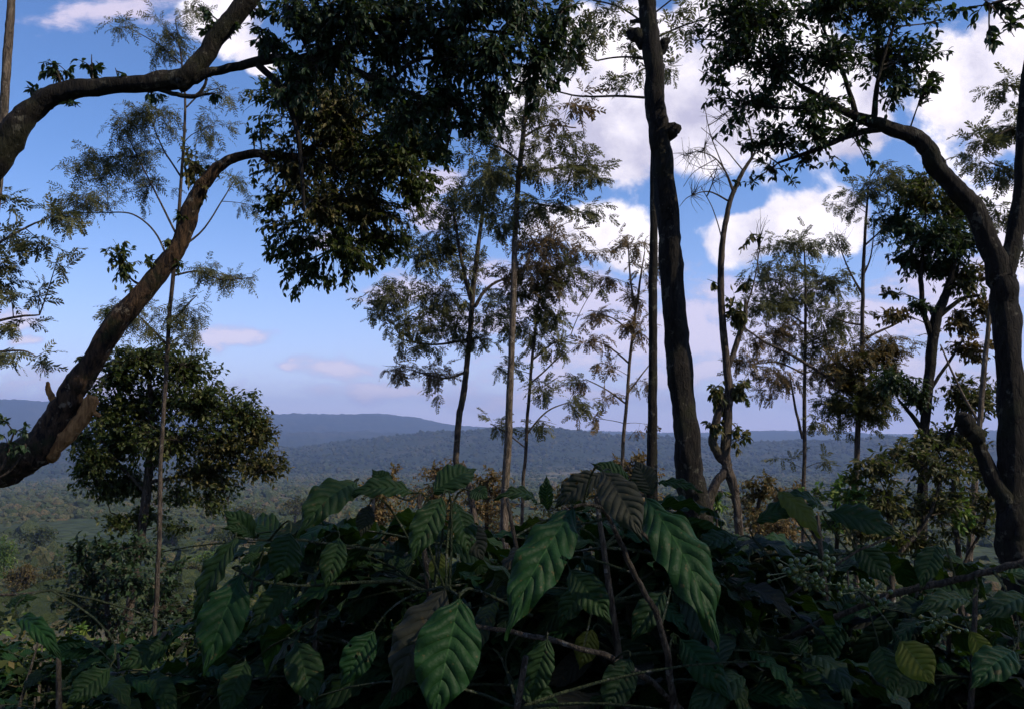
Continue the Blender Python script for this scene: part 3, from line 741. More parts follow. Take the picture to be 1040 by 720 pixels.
oak('silver_oak', 'straight thin trunk left of the dark-crowned tree, bare side branches below a wispy top', 13.0,
    [(869, 510, 8), (870, 470, 7.5), (872, 420, 7), (875, 360, 6), (876, 310, 5.5), (877, 270, 5), (879, 230, 4), (882, 190, 2.5)],
    [[(877, 300, 3), (866, 282, 2), (857, 262, 1.4), (850, 240, 1)], [(876, 330, 2.5), (860, 328, 2), (846, 322, 1)], [(875, 345, 3), (890, 338, 2.5), (908, 330, 2), (918, 325, 1)], [(877, 280, 2), (884, 262, 1.5), (888, 235, 1)], [(878, 250, 2), (898, 232, 1.4), (915, 222, 1)], [(870, 396, 4), (845, 385, 3.5), (810, 364, 3), (775, 346, 2.2), (752, 330, 1.2)], [(858, 390, 2), (845, 360, 1.5), (836, 330, 1)]],
    [(885, 192, 30, 14), (905, 178, 18, 10), (862, 208, 20, 12, None, .6), (892, 222, 24, 10, None, .6), (850, 238, 14, 10, None, .5), (850, 255, 16, 24, 'bare'), (900, 245, 18, 22, 'bare'), (800, 350, 34, 10, 'bare'), (888, 360, 34, 12, 'leaf_brown', 2.0), (862, 378, 24, 16, 'leaf_brown', 2.0), (850, 408, 20, 14, 'leaf_olive', 2.2), (888, 392, 26, 18, 'leaf_olive', 2.2), (875, 420, 26, 14, 'leaf_olive', 2.0), (912, 352, 20, 12, 'leaf_brown', 1.6)], 12, leaf='frond', lsize=0.26, cov=0.8)

tree('round_crowned_tree', 'dark round-crowned tree with a grey-brown trunk, left of the forked trunk on the right', 'tree', 11.0,
     [(934, 590, 12.0), (936, 540, 10.4), (937, 490, 9.6), (939, 440, 8.8), (943, 390, 9.6), (947, 345, 10.4), (953, 318, 10.4), (964, 290, 7.2), (970, 262, 4.8)],
     limbs=[[(945, 340, 6.4), (938, 315, 5.6), (935, 285, 4.8), (938, 250, 3.2)], [(950, 325, 5.6), (975, 305, 4.0), (995, 300, 2.4)], [(939, 440, 4.8), (925, 420, 4.0), (912, 405, 2.4)], [(942, 400, 4.0), (962, 370, 3.2), (978, 345, 2.4)], [(938, 470, 4.0), (960, 445, 3.2), (980, 420, 2.4)]],
     clumps=[(940, 198, 38, 20, 'leaf_olive', 1.1), (914, 228, 26, 20), (968, 212, 30, 20, 'leaf_olive', 1.1), (948, 240, 36, 22), (978, 245, 26, 22), (928, 268, 26, 16), (958, 275, 28, 16), (988, 285, 24, 18, 'leaf_olive'), (912, 322, 24, 10, 'leaf_brown', .7), (935, 308, 14, 12), (975, 325, 26, 14, 'leaf_brown', .8), (986, 355, 28, 12, 'leaf_brown', .8), (1002, 312, 18, 16, 'leaf_brown', .8), (914, 388, 26, 18), (930, 405, 18, 14),  # olive top and brown clumps carry sunlight in their leaf colour
             (978, 402, 30, 22, 'leaf_olive', .7), (962, 440, 34, 20, 'leaf_olive', .7), (1000, 400, 20, 20, 'leaf_olive', .6), (900, 300, 10, 8, 'leaf_olive', .6), (990, 455, 20, 18, 'leaf_olive', .5)],
     leaf='broad', lsize=0.075, cov=3.2, mat='leaf_dark', bark='bark_dark', seed=13, droop=0.4)

tree('bare_pole_tree', 'thin pale leaning pole between the round-crowned tree and the forked trunk', 'tree', 10.0,
     [(982, 590, 7), (986, 545, 6.5), (990, 490, 6), (995, 430, 5.5), (1000, 370, 5), (1004, 330, 4), (1007, 290, 2)],
     limbs=[[(995, 430, 3), (975, 395, 2.5), (955, 350, 1.5)]],
     clumps=[(1004, 280, 12, 12, None, .6), (995, 500, 18, 30, None, .25), (985, 470, 14, 20, None, .3)], leaf='broad', lsize=0.07, cov=1.0, mat='leaf_brown', bark='bark_pale', seed=14)

tree('bushy_tree', 'small round bushy tree with a grey trunk behind the broken orange stub', 'tree', 13.0,
     [(126, 660, 9.6), (130, 630, 8.9), (137, 585, 8.9), (143, 545, 8.9), (149, 500, 8.2), (152, 460, 7.0), (153, 420, 5.7), (152, 380, 3.8)],
     limbs=[[(150, 480, 4.5), (180, 450, 3.8), (215, 420, 2.5), (235, 400, 1.9)], [(148, 500, 3.8), (120, 470, 3.2), (98, 440, 1.9)], [(150, 490, 3.8), (200, 480, 3.2), (250, 468, 1.9)], [(153, 430, 3.8), (180, 395, 2.5), (195, 375, 1.9)], [(152, 420, 3.2), (125, 395, 2.5), (108, 380, 1.9)], [(145, 530, 2.5), (125, 525, 1.9), (112, 520, 1.3)], [(150, 470, 2.5), (168, 460, 2.5), (185, 440, 1.9)]],
     clumps=[(150, 365, 40, 22), (118, 385, 32, 26), (188, 378, 34, 24), (108, 425, 26, 28), (150, 410, 42, 28), (200, 410, 40, 26), (238, 420, 34, 24), (128, 448, 40, 26), (180, 448, 46, 26), (232, 450, 40, 24, 'leaf_olive'), (262, 440, 22, 20, 'leaf_olive'), (262, 474, 28, 16, 'leaf_olive', 1.0), (285, 462, 8, 10, 'leaf_olive', .6), (80, 445, 12, 18, None, .8), (84, 480, 14, 16, None, .8), (150, 525, 30, 14, None, .7), (210, 515, 26, 10, None, .6), (210, 482, 40, 20, 'leaf_olive'), (100, 470, 26, 20), (102, 494, 28, 14), (140, 490, 34, 18), (180, 505, 30, 10, None, .6), (120, 535, 24, 10, None, .7), (185, 535, 20, 8, None, .4), (228, 500, 26, 8, None, .5)],  # olive on the right-hand clumps stands in for their sunlit side
     leaf='small', lsize=0.078, cov=3.2, mat='leaf_canopy', bark='bark_grey', seed=15, droop=0.3)
oak('silver_oak', 'thin feathery tree rising behind the leaning mossy trunk on the left', 11.0,
    [(157, 665, 7), (158, 620, 7), (161, 560, 6.5), (163, 490, 6.5), (166, 420, 6), (170, 350, 6), (175, 290, 6), (181, 230, 5.5), (185, 170, 4.5), (188, 110, 3.5), (184, 60, 2.5), (178, 20, 1.5)],
    [[(176, 280, 3), (160, 240, 2), (135, 218, 1.6), (105, 216, 1.2)], [(180, 240, 2.5), (160, 200, 2), (140, 160, 1.4), (128, 135, 1)], [(184, 180, 2), (165, 150, 1.6), (152, 118, 1)], [(178, 255, 3), (205, 235, 2), (225, 205, 1.5), (240, 180, 1)], [(176, 280, 2.5), (200, 276, 2), (225, 284, 1.5), (258, 282, 1)], [(188, 110, 2), (205, 95, 1.5), (222, 90, 1)], [(184, 65, 1.6), (160, 45, 1.2), (130, 28, .8)], [(170, 350, 3), (150, 330, 2), (130, 310, 1)], [(172, 330, 3), (190, 310, 2), (200, 300, 1)]],
    [(128, 130, 24, 13), (160, 118, 20, 14), (100, 165, 26, 13), (85, 205, 26, 12), (62, 218, 12, 7), (140, 160, 24, 12), (150, 190, 18, 14, None, .7), (215, 130, 16, 16, None, .7), (226, 95, 12, 8, None, .8), (238, 182, 18, 8, None, .6), (250, 208, 12, 8, None, .5), (235, 282, 26, 9, None, .9), (205, 272, 14, 8), (172, 35, 18, 20, None, .6), (125, 28, 14, 7, None, .9), (160, 55, 18, 10, None, .7), (190, 12, 18, 14, None, .5), (128, 312, 24, 12), (190, 315, 18, 12), (196, 340, 16, 10), (150, 330, 16, 12), (110, 185, 20, 8, None, .6), (205, 165, 12, 12, None, .5)], 16, leaf='fine', lsize=0.24, cov=1.35, deep=1.3)
oak('silver_oak', 'pale thin trunk cut off by the left edge of the view, drooping feathery tufts', 8.0,
    [(-45, 560, 13), (-32, 420, 12), (-14, 300, 12), (-3, 200, 12), (4, 110, 12), (9, 40, 12), (13, -20, 10), (20, -120, 7)],
    [[(-7, 250, 3), (25, 232, 2.5), (48, 222, 1.5)], [(-18, 330, 3), (18, 322, 2.5), (40, 320, 1.5)], [(-12, 300, 3), (-25, 280, 2), (-50, 275, 1.5)], [(-22, 360, 3), (20, 356, 2), (38, 362, 1)]],
    [(60, 222, 20, 11), (40, 245, 16, 8), (58, 262, 12, 8, None, .7), (8, 245, 14, 12), (12, 272, 14, 10), (8, 300, 16, 8, None, .9), (22, 328, 24, 6), (14, 362, 24, 7), (40, 298, 6, 5, None, .8), (42, 360, 10, 5), (-30, 280, 40, 20), (8, 205, 12, 8)], 17, bark='bark_pale', lsize=0.26, cov=1.1)
oak('silver_oak', 'pale feathery branches showing in the upper right corner behind the forked trunk', 11.0,
    [(1075, 560, 13), (1072, 440, 12), (1070, 300, 11), (1066, 180, 9), (1062, 60, 7), (1058, -20, 5)],
    [[(1066, 200, 4), (1040, 180, 3), (1005, 165, 1.5)], [(1065, 150, 4), (1035, 130, 3), (1000, 145, 1.5)], [(1063, 100, 3), (1040, 90, 2.5), (1012, 86, 1.5)], [(1068, 260, 4), (1045, 240, 3), (1015, 225, 1.5)]],
    [(1020, 88, 22, 7), (1000, 142, 22, 8), (1022, 128, 22, 9), (1005, 168, 22, 12), (1030, 185, 20, 14), (990, 155, 12, 8, None, .7), (1015, 215, 22, 14, None, .8), (1060, 130, 40, 40, None, .6), (1036, 240, 14, 14, None, .6)], 18, lsize=0.3, cov=0.9)
tree('shade_tree', 'broad shade tree whose leafy branch tip hangs into the top right corner', 'tree', 6.0,
     [('W', 8.2, -3.6, 0.4, .62), ('W', 8.0, -3.4, 2.5, .5), ('W', 7.4, -3.2, 4.6, .44), ('W', 6.6, -3.0, 6.2, .36), ('W', 5.6, -2.8, 7.4, .22)],
     limbs=[[('W', 7.2, -3.1, 5.0, .24), ('W', 6.2, -.5, 5.6, .17), ('W', 5.2, 2.5, 5.4, .11), (1080, -60, 9), (1040, -10, 5), (1005, 5, 2.5)],
            [('W', 6.6, -3.0, 6.0, .24), ('W', 4.0, -3.0, 6.8, .17), ('W', 1.0, -3.0, 6.9, .12), ('W', -2.2, -3.0, 6.4, .06)],
            [('W', 6.2, -2.9, 6.8, .2), ('W', 6.6, -.8, 7.6, .12), ('W', 6.4, 1.0, 7.8, .06)]],
     clumps=[(1000, 2, 34, 14, None, 1, 0), (1022, 28, 24, 12, None, 1, 0), (1038, 5, 26, 16, None, 1, 0), (1005, 44, 8, 6, None, .8, 0), (978, 8, 14, 6, None, .6, 0),
             ('W', (6.0, .2, 7.2), (1.6, 1.3, .9)), ('W', (7.5, .8, 7.2), (1.5, 1.3, .9)), ('W', (4.4, .5, 6.8), (1.5, 1.1, .8)), ('W', (6.4, -1.2, 7.3), (1.6, 1.2, .8)),  # unseen crown clumps, shaped to keep sun off the foreground bushes
             ('W', (3.0, -2.6, 6.8), (1.6, 1.4, .7)), ('W', (1.0, -2.6, 6.8), (1.6, 1.5, .7)), ('W', (-1.2, -2.6, 6.5), (1.6, 1.5, .7)), ('W', (-3.0, -2.8, 6.2), (1.4, 1.4, .7)), ('W', (2.0, -4.2, 6.6), (1.8, 1.3, .7)), ('W', (5.0, -4.0, 6.6), (1.8, 1.3, .8))],  # unseen clumps overhead and behind the camera, added to block skylight
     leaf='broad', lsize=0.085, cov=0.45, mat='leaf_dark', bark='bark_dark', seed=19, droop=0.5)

# ---- shrubs and small growth on the slope
def shrub(name, label, Y, stems, clumps, mat, seed, leaf='small', lsize=0.08, cov=1.5, bark='twig', group=None, cat='shrub'):
    return tree(name, label, cat, Y, stems[0], stems[1:], clumps, leaf=leaf, lsize=lsize, cov=cov, mat=mat, bark=bark, seed=seed, trunk_name='stem', crown_name='foliage', group=group)
shrub('understory_bush', 'dark low bush at the foot of the small round bushy tree', 11.5,
      [[(110, 660, 6), (108, 610, 5), (105, 570, 3)], [(110, 650, 4), (140, 600, 3), (165, 580, 2)]],
      [(110, 560, 26, 18), (88, 590, 30, 24), (125, 592, 36, 26), (100, 625, 40, 22), (130, 560, 30, 20), (190, 620, 30, 22), (80, 565, 20, 18, None, .7), (160, 610, 28, 22), (175, 580, 18, 14, None, .8), (150, 635, 30, 16), (70, 615, 16, 12, None, .7)], 'leaf_dark', 21, 'small', 0.085, 1.6)
shrub('sunlit_shrub', 'bright yellow-green sunlit shrub below the small bushy tree', 9.5,
      [[(75, 700, 4), (74, 660, 3), (72, 640, 2)]], [(72, 648, 18, 12), (60, 662, 16, 10), (88, 640, 12, 9), (95, 660, 14, 9, None, .7)], 'leaf_bright', 22, 'broad', 0.08, 1.2)
shrub('leafy_twigs', 'dark leafy twigs hanging before the left end of the leaning trunk', 6.0,
      [[(-10, 500, 4), (4, 470, 3), (14, 440, 2)], [(-10, 490, 3), (10, 478, 2.5), (26, 455, 1.5)]], [(6, 428, 12, 10, None, .9, 0), (22, 436, 8, 9, None, .7, 0), (8, 452, 14, 9, None, .9, 0), (26, 452, 7, 7, None, .5, 0)], 'leaf_dark', 23, 'small', 0.05, 1.0, cat='shrub')
DRY = [(388, 488, 24, 14, 20, 'sandy dry shrub peeking above the left coffee leaves'), (450, 478, 28, 12, 22, 'rusty dry shrub at the foot of the crooked feathery tree'), (495, 488, 26, 14, 20, 'rusty dry shrub at the foot of the tallest centre trunk'), (585, 490, 28, 12, 21, 'low dry shrub between the centre stems and the big coffee leaves'),
       (640, 472, 30, 12, 21, 'golden dry shrub at the foot of the sparse pale stem left of the thick trunk'), (770, 490, 24, 12, 22, 'faded yellow shrub right of the two-legged tree'), (800, 505, 26, 14, 19, 'faded brown shrub at the foot of the purplish feathery tree')]
for k, (x, y, rx, ry, Yd, lb) in enumerate(DRY):
    shrub('dry_shrub', lb, Yd, [[(x, y + 30, 4), (x + 2, y + 12, 3), (x - 3, y, 2)], [(x, y + 22, 3), (x + rx * .4, y + 5, 2), (x + rx * .6, y, 1)]],
          [(x - rx * .4, y, rx * .55, ry * .8), (x + rx * .35, y - 2, rx * .6, ry * .9), (x, y + ry * .9, rx, ry), (x - rx * .3, y + ry * 2.4, rx * 1.3, ry * 1.5, None, .8), (x + rx * .3, y + ry * 4.2, rx * 1.5, ry * 1.6, None, .7)], 'dry' if k not in (3, 5) else 'leaf_brown', 30 + k, 'small', 0.10, 1.4, group='dry shrubs on the slope edge')
shrub('glossy_bush', 'dark bush with pale sunlit leaf tips under the round-crowned tree', 9.0,
      [[(905, 600, 8), (905, 550, 6), (900, 500, 4)], [(905, 570, 5), (940, 530, 4), (955, 490, 3)]],
      [(885, 478, 32, 18), (920, 462, 34, 18), (955, 475, 30, 18), (870, 505, 28, 18, 'leaf_bright', .6), (905, 510, 34, 22), (945, 515, 32, 22), (890, 545, 34, 20), (930, 550, 34, 20), (862, 490, 12, 8, 'leaf_bright', .8), (970, 520, 16, 20, 'leaf_bright', .5)], 'leaf_olive', 41, 'broad', 0.075, 2.0)  # bright-leaf clumps imitate sunlit speckles by colour
shrub('yellow_shrub', 'small yellow-green tuft seen between the two crooked legs of the half-bare tree', 9.6, [[(728, 548, 3), (728, 525, 2), (727, 510, 1.5)]], [(727, 512, 9, 14, None, 1, 0)], 'leaf_bright', 42, 'broad', 0.09, 1.2)

shrub('olive_bush', 'loose olive bush between the round-crowned tree and the forked trunk', 9.5,
      [[(975, 600, 6), (972, 540, 5), (968, 490, 3)], [(975, 580, 4), (1000, 530, 3), (1005, 490, 2)]],
      [(970, 470, 26, 18, None, .7), (1000, 480, 20, 18, None, .6), (965, 505, 26, 18, None, .8), (1000, 515, 22, 18, None, .6), (975, 540, 30, 18, None, .8), (945, 445, 18, 12, None, .6)], 'leaf_olive', 43, 'broad', 0.07, 1.9)
shrub('pale_leaved_bush', 'pale sunlit bush between the straight thin trunk and the round-crowned tree', 10.0,
      [[(850, 600, 5), (850, 545, 4), (848, 500, 3)], [(850, 580, 4), (825, 540, 3), (815, 510, 2)]],
      [(850, 490, 16, 14, None, .8), (830, 505, 20, 12, None, .8), (862, 510, 22, 16, None, .8), (845, 530, 34, 16, None, .9), (815, 525, 16, 12, None, .7), (880, 540, 24, 16, None, .8)], 'leaf_bright', 44, 'small', 0.07, 1.2)
VT = [(22, 586, 20, 18, 95, 'leaf_brown', 'brownish round tree on the slope below the leaning trunk'), (4, 562, 12, 20, 80, 'leaf_bright', 'bright green tree cut by the left edge below the leaning trunk'), (55, 584, 20, 14, 105, 'leaf_olive', 'olive tree on the slope beside the brownish round tree'),
      (215, 566, 24, 11, 90, 'leaf_bright', 'yellow-green tree in the valley right of the bushy tree trunk'), (196, 580, 22, 10, 78, 'leaf_olive', 'low olive tree before the yellow-green valley tree'), (250, 520, 22, 8, 190, 'leaf_olive', 'pale olive tree in the valley above the left coffee leaf'),
      (300, 512, 18, 8, 210, 'leaf_olive', 'small pale tree in the valley left of the upright dark coffee leaf'), (235, 545, 24, 10, 120, 'leaf_canopy', 'darker green tree in the valley just above the yellow-green one'), (175, 540, 22, 12, 130, 'leaf_canopy', 'dark green valley tree seen between the two thin trunks on the left'), (40, 545, 22, 12, 150, 'leaf_canopy', 'dark green tree on the slope above the brownish round tree'),
      (330, 540, 26, 14, 70, 'dry', 'tan dry tree on the slope seen through gaps in the left coffee bush'), (270, 570, 24, 12, 75, 'leaf_olive', 'olive tree behind the tip of the left coffee bush')]
for k, (x, y, rx, ry, Yd, mt, lb) in enumerate(VT):
    Yd = min(ground_dist(x, y + ry * 1.6), 420)
    s = Yd / F
    tree('valley_tree', lb, 'tree', Yd, [(x, y + ry * 1.1, 2), (x, y + ry * .4, 1.6), (x + 1, y, 1)], (),
         [(x - rx * .45, y, rx * .5, ry * .6), (x + rx * .4, y - 1, rx * .55, ry * .65), (x, y - ry * .4, rx * .6, ry * .5), (x, y + ry * .3, rx * .8, ry * .6), (x, y + ry * 1.0, rx * .8, ry * .5)], leaf='small', lsize=max(0.16, 2.3 * s), cov=1.6, mat=mt, bark='twig', seed=60 + k, group='trees on the valley slope', twig_r=0.02)
# ------------------------------------------------------------------ coffee bushes
def prof(t):
    w = np.sin(PI * np.clip(t, 0, 1) ** 0.86) ** 0.95
    tip = np.clip((1 - t) / 0.3, 0, 1)
    return w * (0.3 + 0.7 * tip ** 0.8) + 0.012
def coffee_leaf(nu, nv, aspect, droop, fold=0.25, ripple=0.02, wavy=0.02, twist=0.0, seed=0):
    """Unit coffee leaf with its chord from 0 to (1,0,0); returns verts, quads, uv."""
    r = np.random.default_rng(seed)
    t = np.linspace(0, 1, nu); s = np.linspace(-1, 1, nv)
    T, S_ = np.meshgrid(t, s, indexing='ij')
    hw = prof(T) * aspect / 2
    y = S_ * hw
    cnt = r.uniform(8.2, 11.0)
    Tj = T + 0.010 * np.sin(T * 17 + r.uniform(0, 6) + 1.5 * (S_ > 0)) + 0.012 * (S_ > 0)
    ph = cnt * Tj - 9 * 0.21 * np.abs(S_)
    z = np.abs(y) * fold + ripple * (np.abs(np.sin(PI * ph)) ** 0.7) * np.sin(PI * np.clip(np.abs(S_), 0, 1) ** 0.8) * np.clip(hw / (aspect / 2) * 1.2, 0, 1)
    z += wavy * np.sin(T * 9 * PI * 2 * 0.5 + r.uniform(0, 6) + (S_ > 0) * 1.7) * np.abs(S_) ** 2
    z += -0.10 * aspect * np.abs(S_) ** 3
    th = droop * (0.5 - T ** 1.2)
    dl = 1.0 / (nu - 1)
    th1 = droop * (0.5 - t ** 1.2)
    cx = np.concatenate([[0], np.cumsum(np.cos(th1[:-1]) * dl)]); cz = np.concatenate([[0], np.cumsum(np.sin(th1[:-1]) * dl)])
    px, pz = cx[:, None] - np.sin(th) * z, cz[:, None] + np.cos(th) * z
    e = np.array([cx[-1], cz[-1]]); L = np.hypot(*e); c, s_ = e[0] / L, e[1] / L
    X = (px * c + pz * s_) / L; Zz = (-px * s_ + pz * c) / L
    Y = y / L
    if twist:
        a = twist * T; Y, Zz = Y * np.cos(a) - Zz * np.sin(a), Y * np.sin(a) + Zz * np.cos(a)
    V = np.stack([X, Y, Zz], -1).reshape(-1, 3)
    i, j = np.meshgrid(np.arange(nu - 1), np.arange(nv - 1), indexing='ij')
    q = np.stack([i * nv + j, (i + 1) * nv + j, (i + 1) * nv + j + 1, i * nv + j + 1], -1).reshape(-1, 4)
    uv = np.stack([Tj * cnt / 9, (S_ + 1) / 2], -1).reshape(-1, 2)
    return V, q, uv

def frame(X, n):
    X = norm(X); Z = norm(n - X * (X * n).sum(-1, keepdims=True)); return X, np.cross(Z, X), Z

STALK = {}
def hero(parent, base, tip, wpx, Yb, Yt, tilt=(0, 0.0), mat='coffee', droop=0.9, fold=0.2, twist=0.0, seed=0, label=None):
    """One large leaf from photo pixels base->tip; the face looks to the camera side, tilted by (left-right, up) radians."""
    B, T = P(base[0], base[1], Yb), P(tip[0], tip[1], Yt)
    L = np.linalg.norm(T - B)
    W = wpx * (Yb + Yt) / 2 / F
    toc = norm(CAM - (B + T) / 2)
    n = norm(toc + np.array([tilt[0], 0, tilt[1]]))
    X, Y, Zv = frame((T - B)[None], n[None])
    v, q, uv = coffee_leaf(64, 13, W / L * .90, droop, fold, 0.014, 0.03, twist, seed)
    if seed % 3 == 0:                      # insect holes and a torn edge
        rr = np.random.default_rng(seed)
        cen = v[q].mean(1); gone = np.zeros(len(q), bool)
        for _ in range(rr.integers(1, 4)):
            t0, s0 = rr.uniform(.2, .85), rr.uniform(-.2, .2) * W / L * 2
            gone |= ((cen[:, 0] - t0) / rr.uniform(.012, .03)) ** 2 + ((cen[:, 1] - s0) / rr.uniform(.012, .035)) ** 2 < 1
        q = q[~gone]
    Wd = B + (v[:, :1] * X + v[:, 1:2] * Y + v[:, 2:3] * Zv) * L
    a = Acc(); a.add(Wd, q, 0, uv)
    pts = np.concatenate(STICKS.get(parent.name, []) + [AXES[parent.name]])
    q = pts[np.argmin(np.linalg.norm(pts - B, axis=1) + .3 * np.maximum(0, pts[:, 2] - B[2]))]
    d = norm(T - B); Lq = np.linalg.norm(q - B)
    twigs(a, (B + d * .004)[None], (B - d * min(.05, .4 * Lq) + np.array([0, 0, .01]))[None], q[None], [.0013], [.0022], 1, 7)
    o = a.build('leaf', [M[mat], M['coffee_twig']], parent)
    if label: o['label'] = label
    return o

LV = [coffee_leaf(17, 5, asp, dr, fo_, 0.0, 0.035, tw, k) for k, (asp, dr, fo_, tw) in enumerate([(.36, .6, .3, .3), (.32, 1.2, .25, -.4), (.38, 1.7, .2, .3), (.34, .9, .45, 0), (.30, 2.1, .2, .6), (.37, .3, .35, -.3), (.33, 1.4, .5, .2), (.31, .8, .1, -.6)])]
def put_leaves(acc, pos, dirv, up, size, mi, rng):
    wh = rng.integers(0, len(LV), len(pos))
    X, Y, Zv = frame(dirv, up)
    for k, (v, q, uv) in enumerate(LV):
        s = wh == k; n = int(s.sum())
        if not n: continue
        W = pos[s][:, None] + (v[None, :, 0:1] * X[s][:, None] + v[None, :, 1:2] * Y[s][:, None] + v[None, :, 2:3] * Zv[s][:, None]) * size[s][:, None, None]
        acc.add(W.reshape(-1, 3), (q[None] + (np.arange(n) * len(v))[:, None, None]).reshape(-1, 4), mi, np.tile(uv, (n, 1)))

SKY = [(-200, 640), (0, 612), (20, 605), (60, 635), (110, 650), (170, 640), (195, 600), (215, 570), (240, 535), (285, 525), (305, 500), (340, 486), (380, 484), (420, 478), (450, 476), (480, 478), (520, 492), (560, 490), (600, 476), (650, 474), (690, 492), (720, 505), (745, 535), (780, 512), (800, 500), (840, 512), (870, 522), (910, 525), (950, 545), (980, 568), (1040, 575), (1300, 560)]
def below_sky(p, slack=0):
    x, y, f = px_of(p)
    return y > np.interp(x, [a for a, _ in SKY], [b for _, b in SKY]) + slack

AXES = {}
def coffee_bush(label, top, Y, n_br, spread, seed, lsize=(0.10, 0.16), mats=('coffee_dark', 'coffee', 'coffee_fresh', 'coffee_old'), probs=(.3, .36, .24, .10), stems=2, berries=(), slack=0, lowest=0.35):
    rng = np.random.default_rng(seed)
    tp = P(top[0], top[1], Y)
    g = float(H(tp[0], tp[1]))
    root = empty('coffee_bush', (tp[0], tp[1], g), label, 'coffee bush', 'coffee bushes in the foreground')
    axes = []
    for k in range(stems):
        a = Acc()
        off = rng.normal(0, 0.10, 2) if k else np.zeros(2)
        topk = tp + np.array([off[0] * 2.2, off[1] * 1.5, -0.18 * k - 0.03])
        b0 = np.array([tp[0] + off[0] * .4, tp[1] + off[1] * .4, g - .05])
        mid = (b0 + topk) / 2 + np.array([rng.normal(0, .05), rng.normal(0, .04), 0])
        c, _ = tube(a, [b0, mid, topk], [0.016, 0.011, 0.004], 8, 0.05, 0, rng, 10, 0.4)
        a.build('stem', [M['coffee_stem']], root); axes.append(c)
    AXES[root.name] = np.concatenate(axes)
    fol = Acc(); tw = Acc()
    P0 = []; D0 = []; U0 = []
    Hh = tp[2] - g
    for b_ in range(n_br):
        ax = axes[rng.integers(0, stems)]
        f = rng.uniform(lowest, 0.99) ; p = ax[int(f * (len(ax) - 1))]
        ang = rng.uniform(0, 2 * PI)
        ln = spread * rng.uniform(0.55, 1.1) * (1.15 - 0.55 * f)
        d = np.array([math.cos(ang), math.sin(ang), 0])
        if p[1] + d[1] * ln < Y - .12: d[1] = -d[1]
        e = p + d * ln + np.array([0, 0, ln * rng.uniform(-0.45, 0.15)])
        m_ = (p + e) / 2 + np.array([0, 0, ln * rng.uniform(.08, .22)])
        twigs(tw, p[None], m_[None], e[None], [.0030], [.0013], 0, 7)
        ts = np.arange(0.22, 1.01, 0.042 / ln)
        ts = ts + rng.normal(0, .01, len(ts))
        q, tg = bez(p, m_, e, np.clip(ts, 0, 1))
        sd_ = norm(np.cross(tg, np.array([0, 0, 1.0])))
        for sg in (1, -1):
            dv = norm(sd_ * sg * rng.uniform(.5, 1.0, (len(ts), 1)) + tg * 0.55 + np.column_stack([rng.normal(0, .22, len(ts)), rng.normal(0, .22, len(ts)), rng.uniform(-.9, .05, len(ts))]))
            P0.append(q); D0.append(dv); U0.append(norm(np.array([0, 0, 1.0]) + rng.normal(0, .35, (len(ts), 3))))
    P0 = np.concatenate(P0); D0 = np.concatenate(D0); U0 = np.concatenate(U0)
    sz = rng.uniform(lsize[0], lsize[1], len(P0))
    tipp = P0 + D0 * sz[:, None]; midp = P0 + D0 * sz[:, None] * .5
    ok = below_sky(tipp, slack) & below_sky(midp, slack) & below_sky(P0, slack) & (rng.random(len(P0)) > .12)
    # nothing may crowd the lens
    ok &= np.minimum(tipp[:, 1], P0[:, 1]) > Y - (.12 if Y < 2.05 else .6)
    P0, D0, U0, sz = P0[ok], D0[ok], U0[ok], sz[ok]
    wh = rng.choice(len(mats), len(P0), p=probs)
    for k in range(len(mats)):
        s = wh == k
        if s.any(): put_leaves(fol, P0[s], D0[s], U0[s], sz[s], k, rng)
    if fol.n: fol.build('foliage', [M[x] for x in mats], root)
    if tw.n:
        tw.build('twigs', [M['coffee_twig']], root)
    return root

STICKS = {}
def stick(parent, pts, name='branch', mat='coffee_stem', seed=0):
    a = Acc()
    q = [(P(x, y, Yd), w * Yd / F / 2) for x, y, w, Yd in pts]
    tube(a, [p for p, _ in q], [r for _, r in q], 8, .08, 0, np.random.default_rng(seed), 9, .35)
    STICKS.setdefault(parent.name, []).append(catmull(np.array([p for p, _ in q]), 40))
    return a.build(name, [M[mat]], parent)

def berries(parent, px, py, Yd, n, sp, seed):
    r = np.random.default_rng(seed)
    bm = bmesh.new(); bmesh.ops.create_icosphere(bm, subdivisions=2, radius=1.0)
    v = np.array([x.co[:] for x in bm.verts]); f = np.array([[y.index for y in x.verts] for x in bm.faces]); bm.free()
    c = P(px, py, Yd); a = Acc()
    for k in range(n):
        o = r.normal(0, 1, 3) * np.array([sp, sp * .7, sp * .55])
        s = r.uniform(.0030, .0046)
        a.add((v * np.array([1, 1, 1.15])) * s + c + o, f)
        twigs(a, (c + o * .2)[None], (c + o * .6)[None], (c + o)[None], [.0012], [.001], 0, 3)
    return a.build('berry_cluster', [M['berry']], parent)

CB = coffee_bush('coffee bush with the largest drooping leaves, in front of the centre trunks', (605, 484), 1.4, 90, .55, 201, slack=3, lowest=.70)
CL = coffee_bush('coffee bush with one big ribbed leaf hanging at its middle, left of the largest-leaved bush', (425, 484), 1.55, 70, .52, 202, slack=2, lowest=.70)
LL = coffee_bush('coffee bush reaching out to the left with a hanging green leaf at its tip', (330, 500), 1.75, 50, .5, 203, slack=3, lowest=.68)
RB = coffee_bush('coffee bush bearing green berry clusters right of centre', (830, 508), 1.75, 60, .6, 204, slack=2, lowest=.66)
FR = coffee_bush('coffee bush in the lower right corner under a bare grey branch', (990, 580), 1.5, 44, .5, 205, slack=3, lowest=.68)
FL = coffee_bush('low bluish-green coffee bush in the lower left corner', (60, 645), 1.6, 30, .55, 206, slack=2, lowest=.66)
BL = coffee_bush('low coffee bush at the bottom edge left of centre', (190, 655), 1.9, 28, .5, 207, slack=4, lowest=.62)
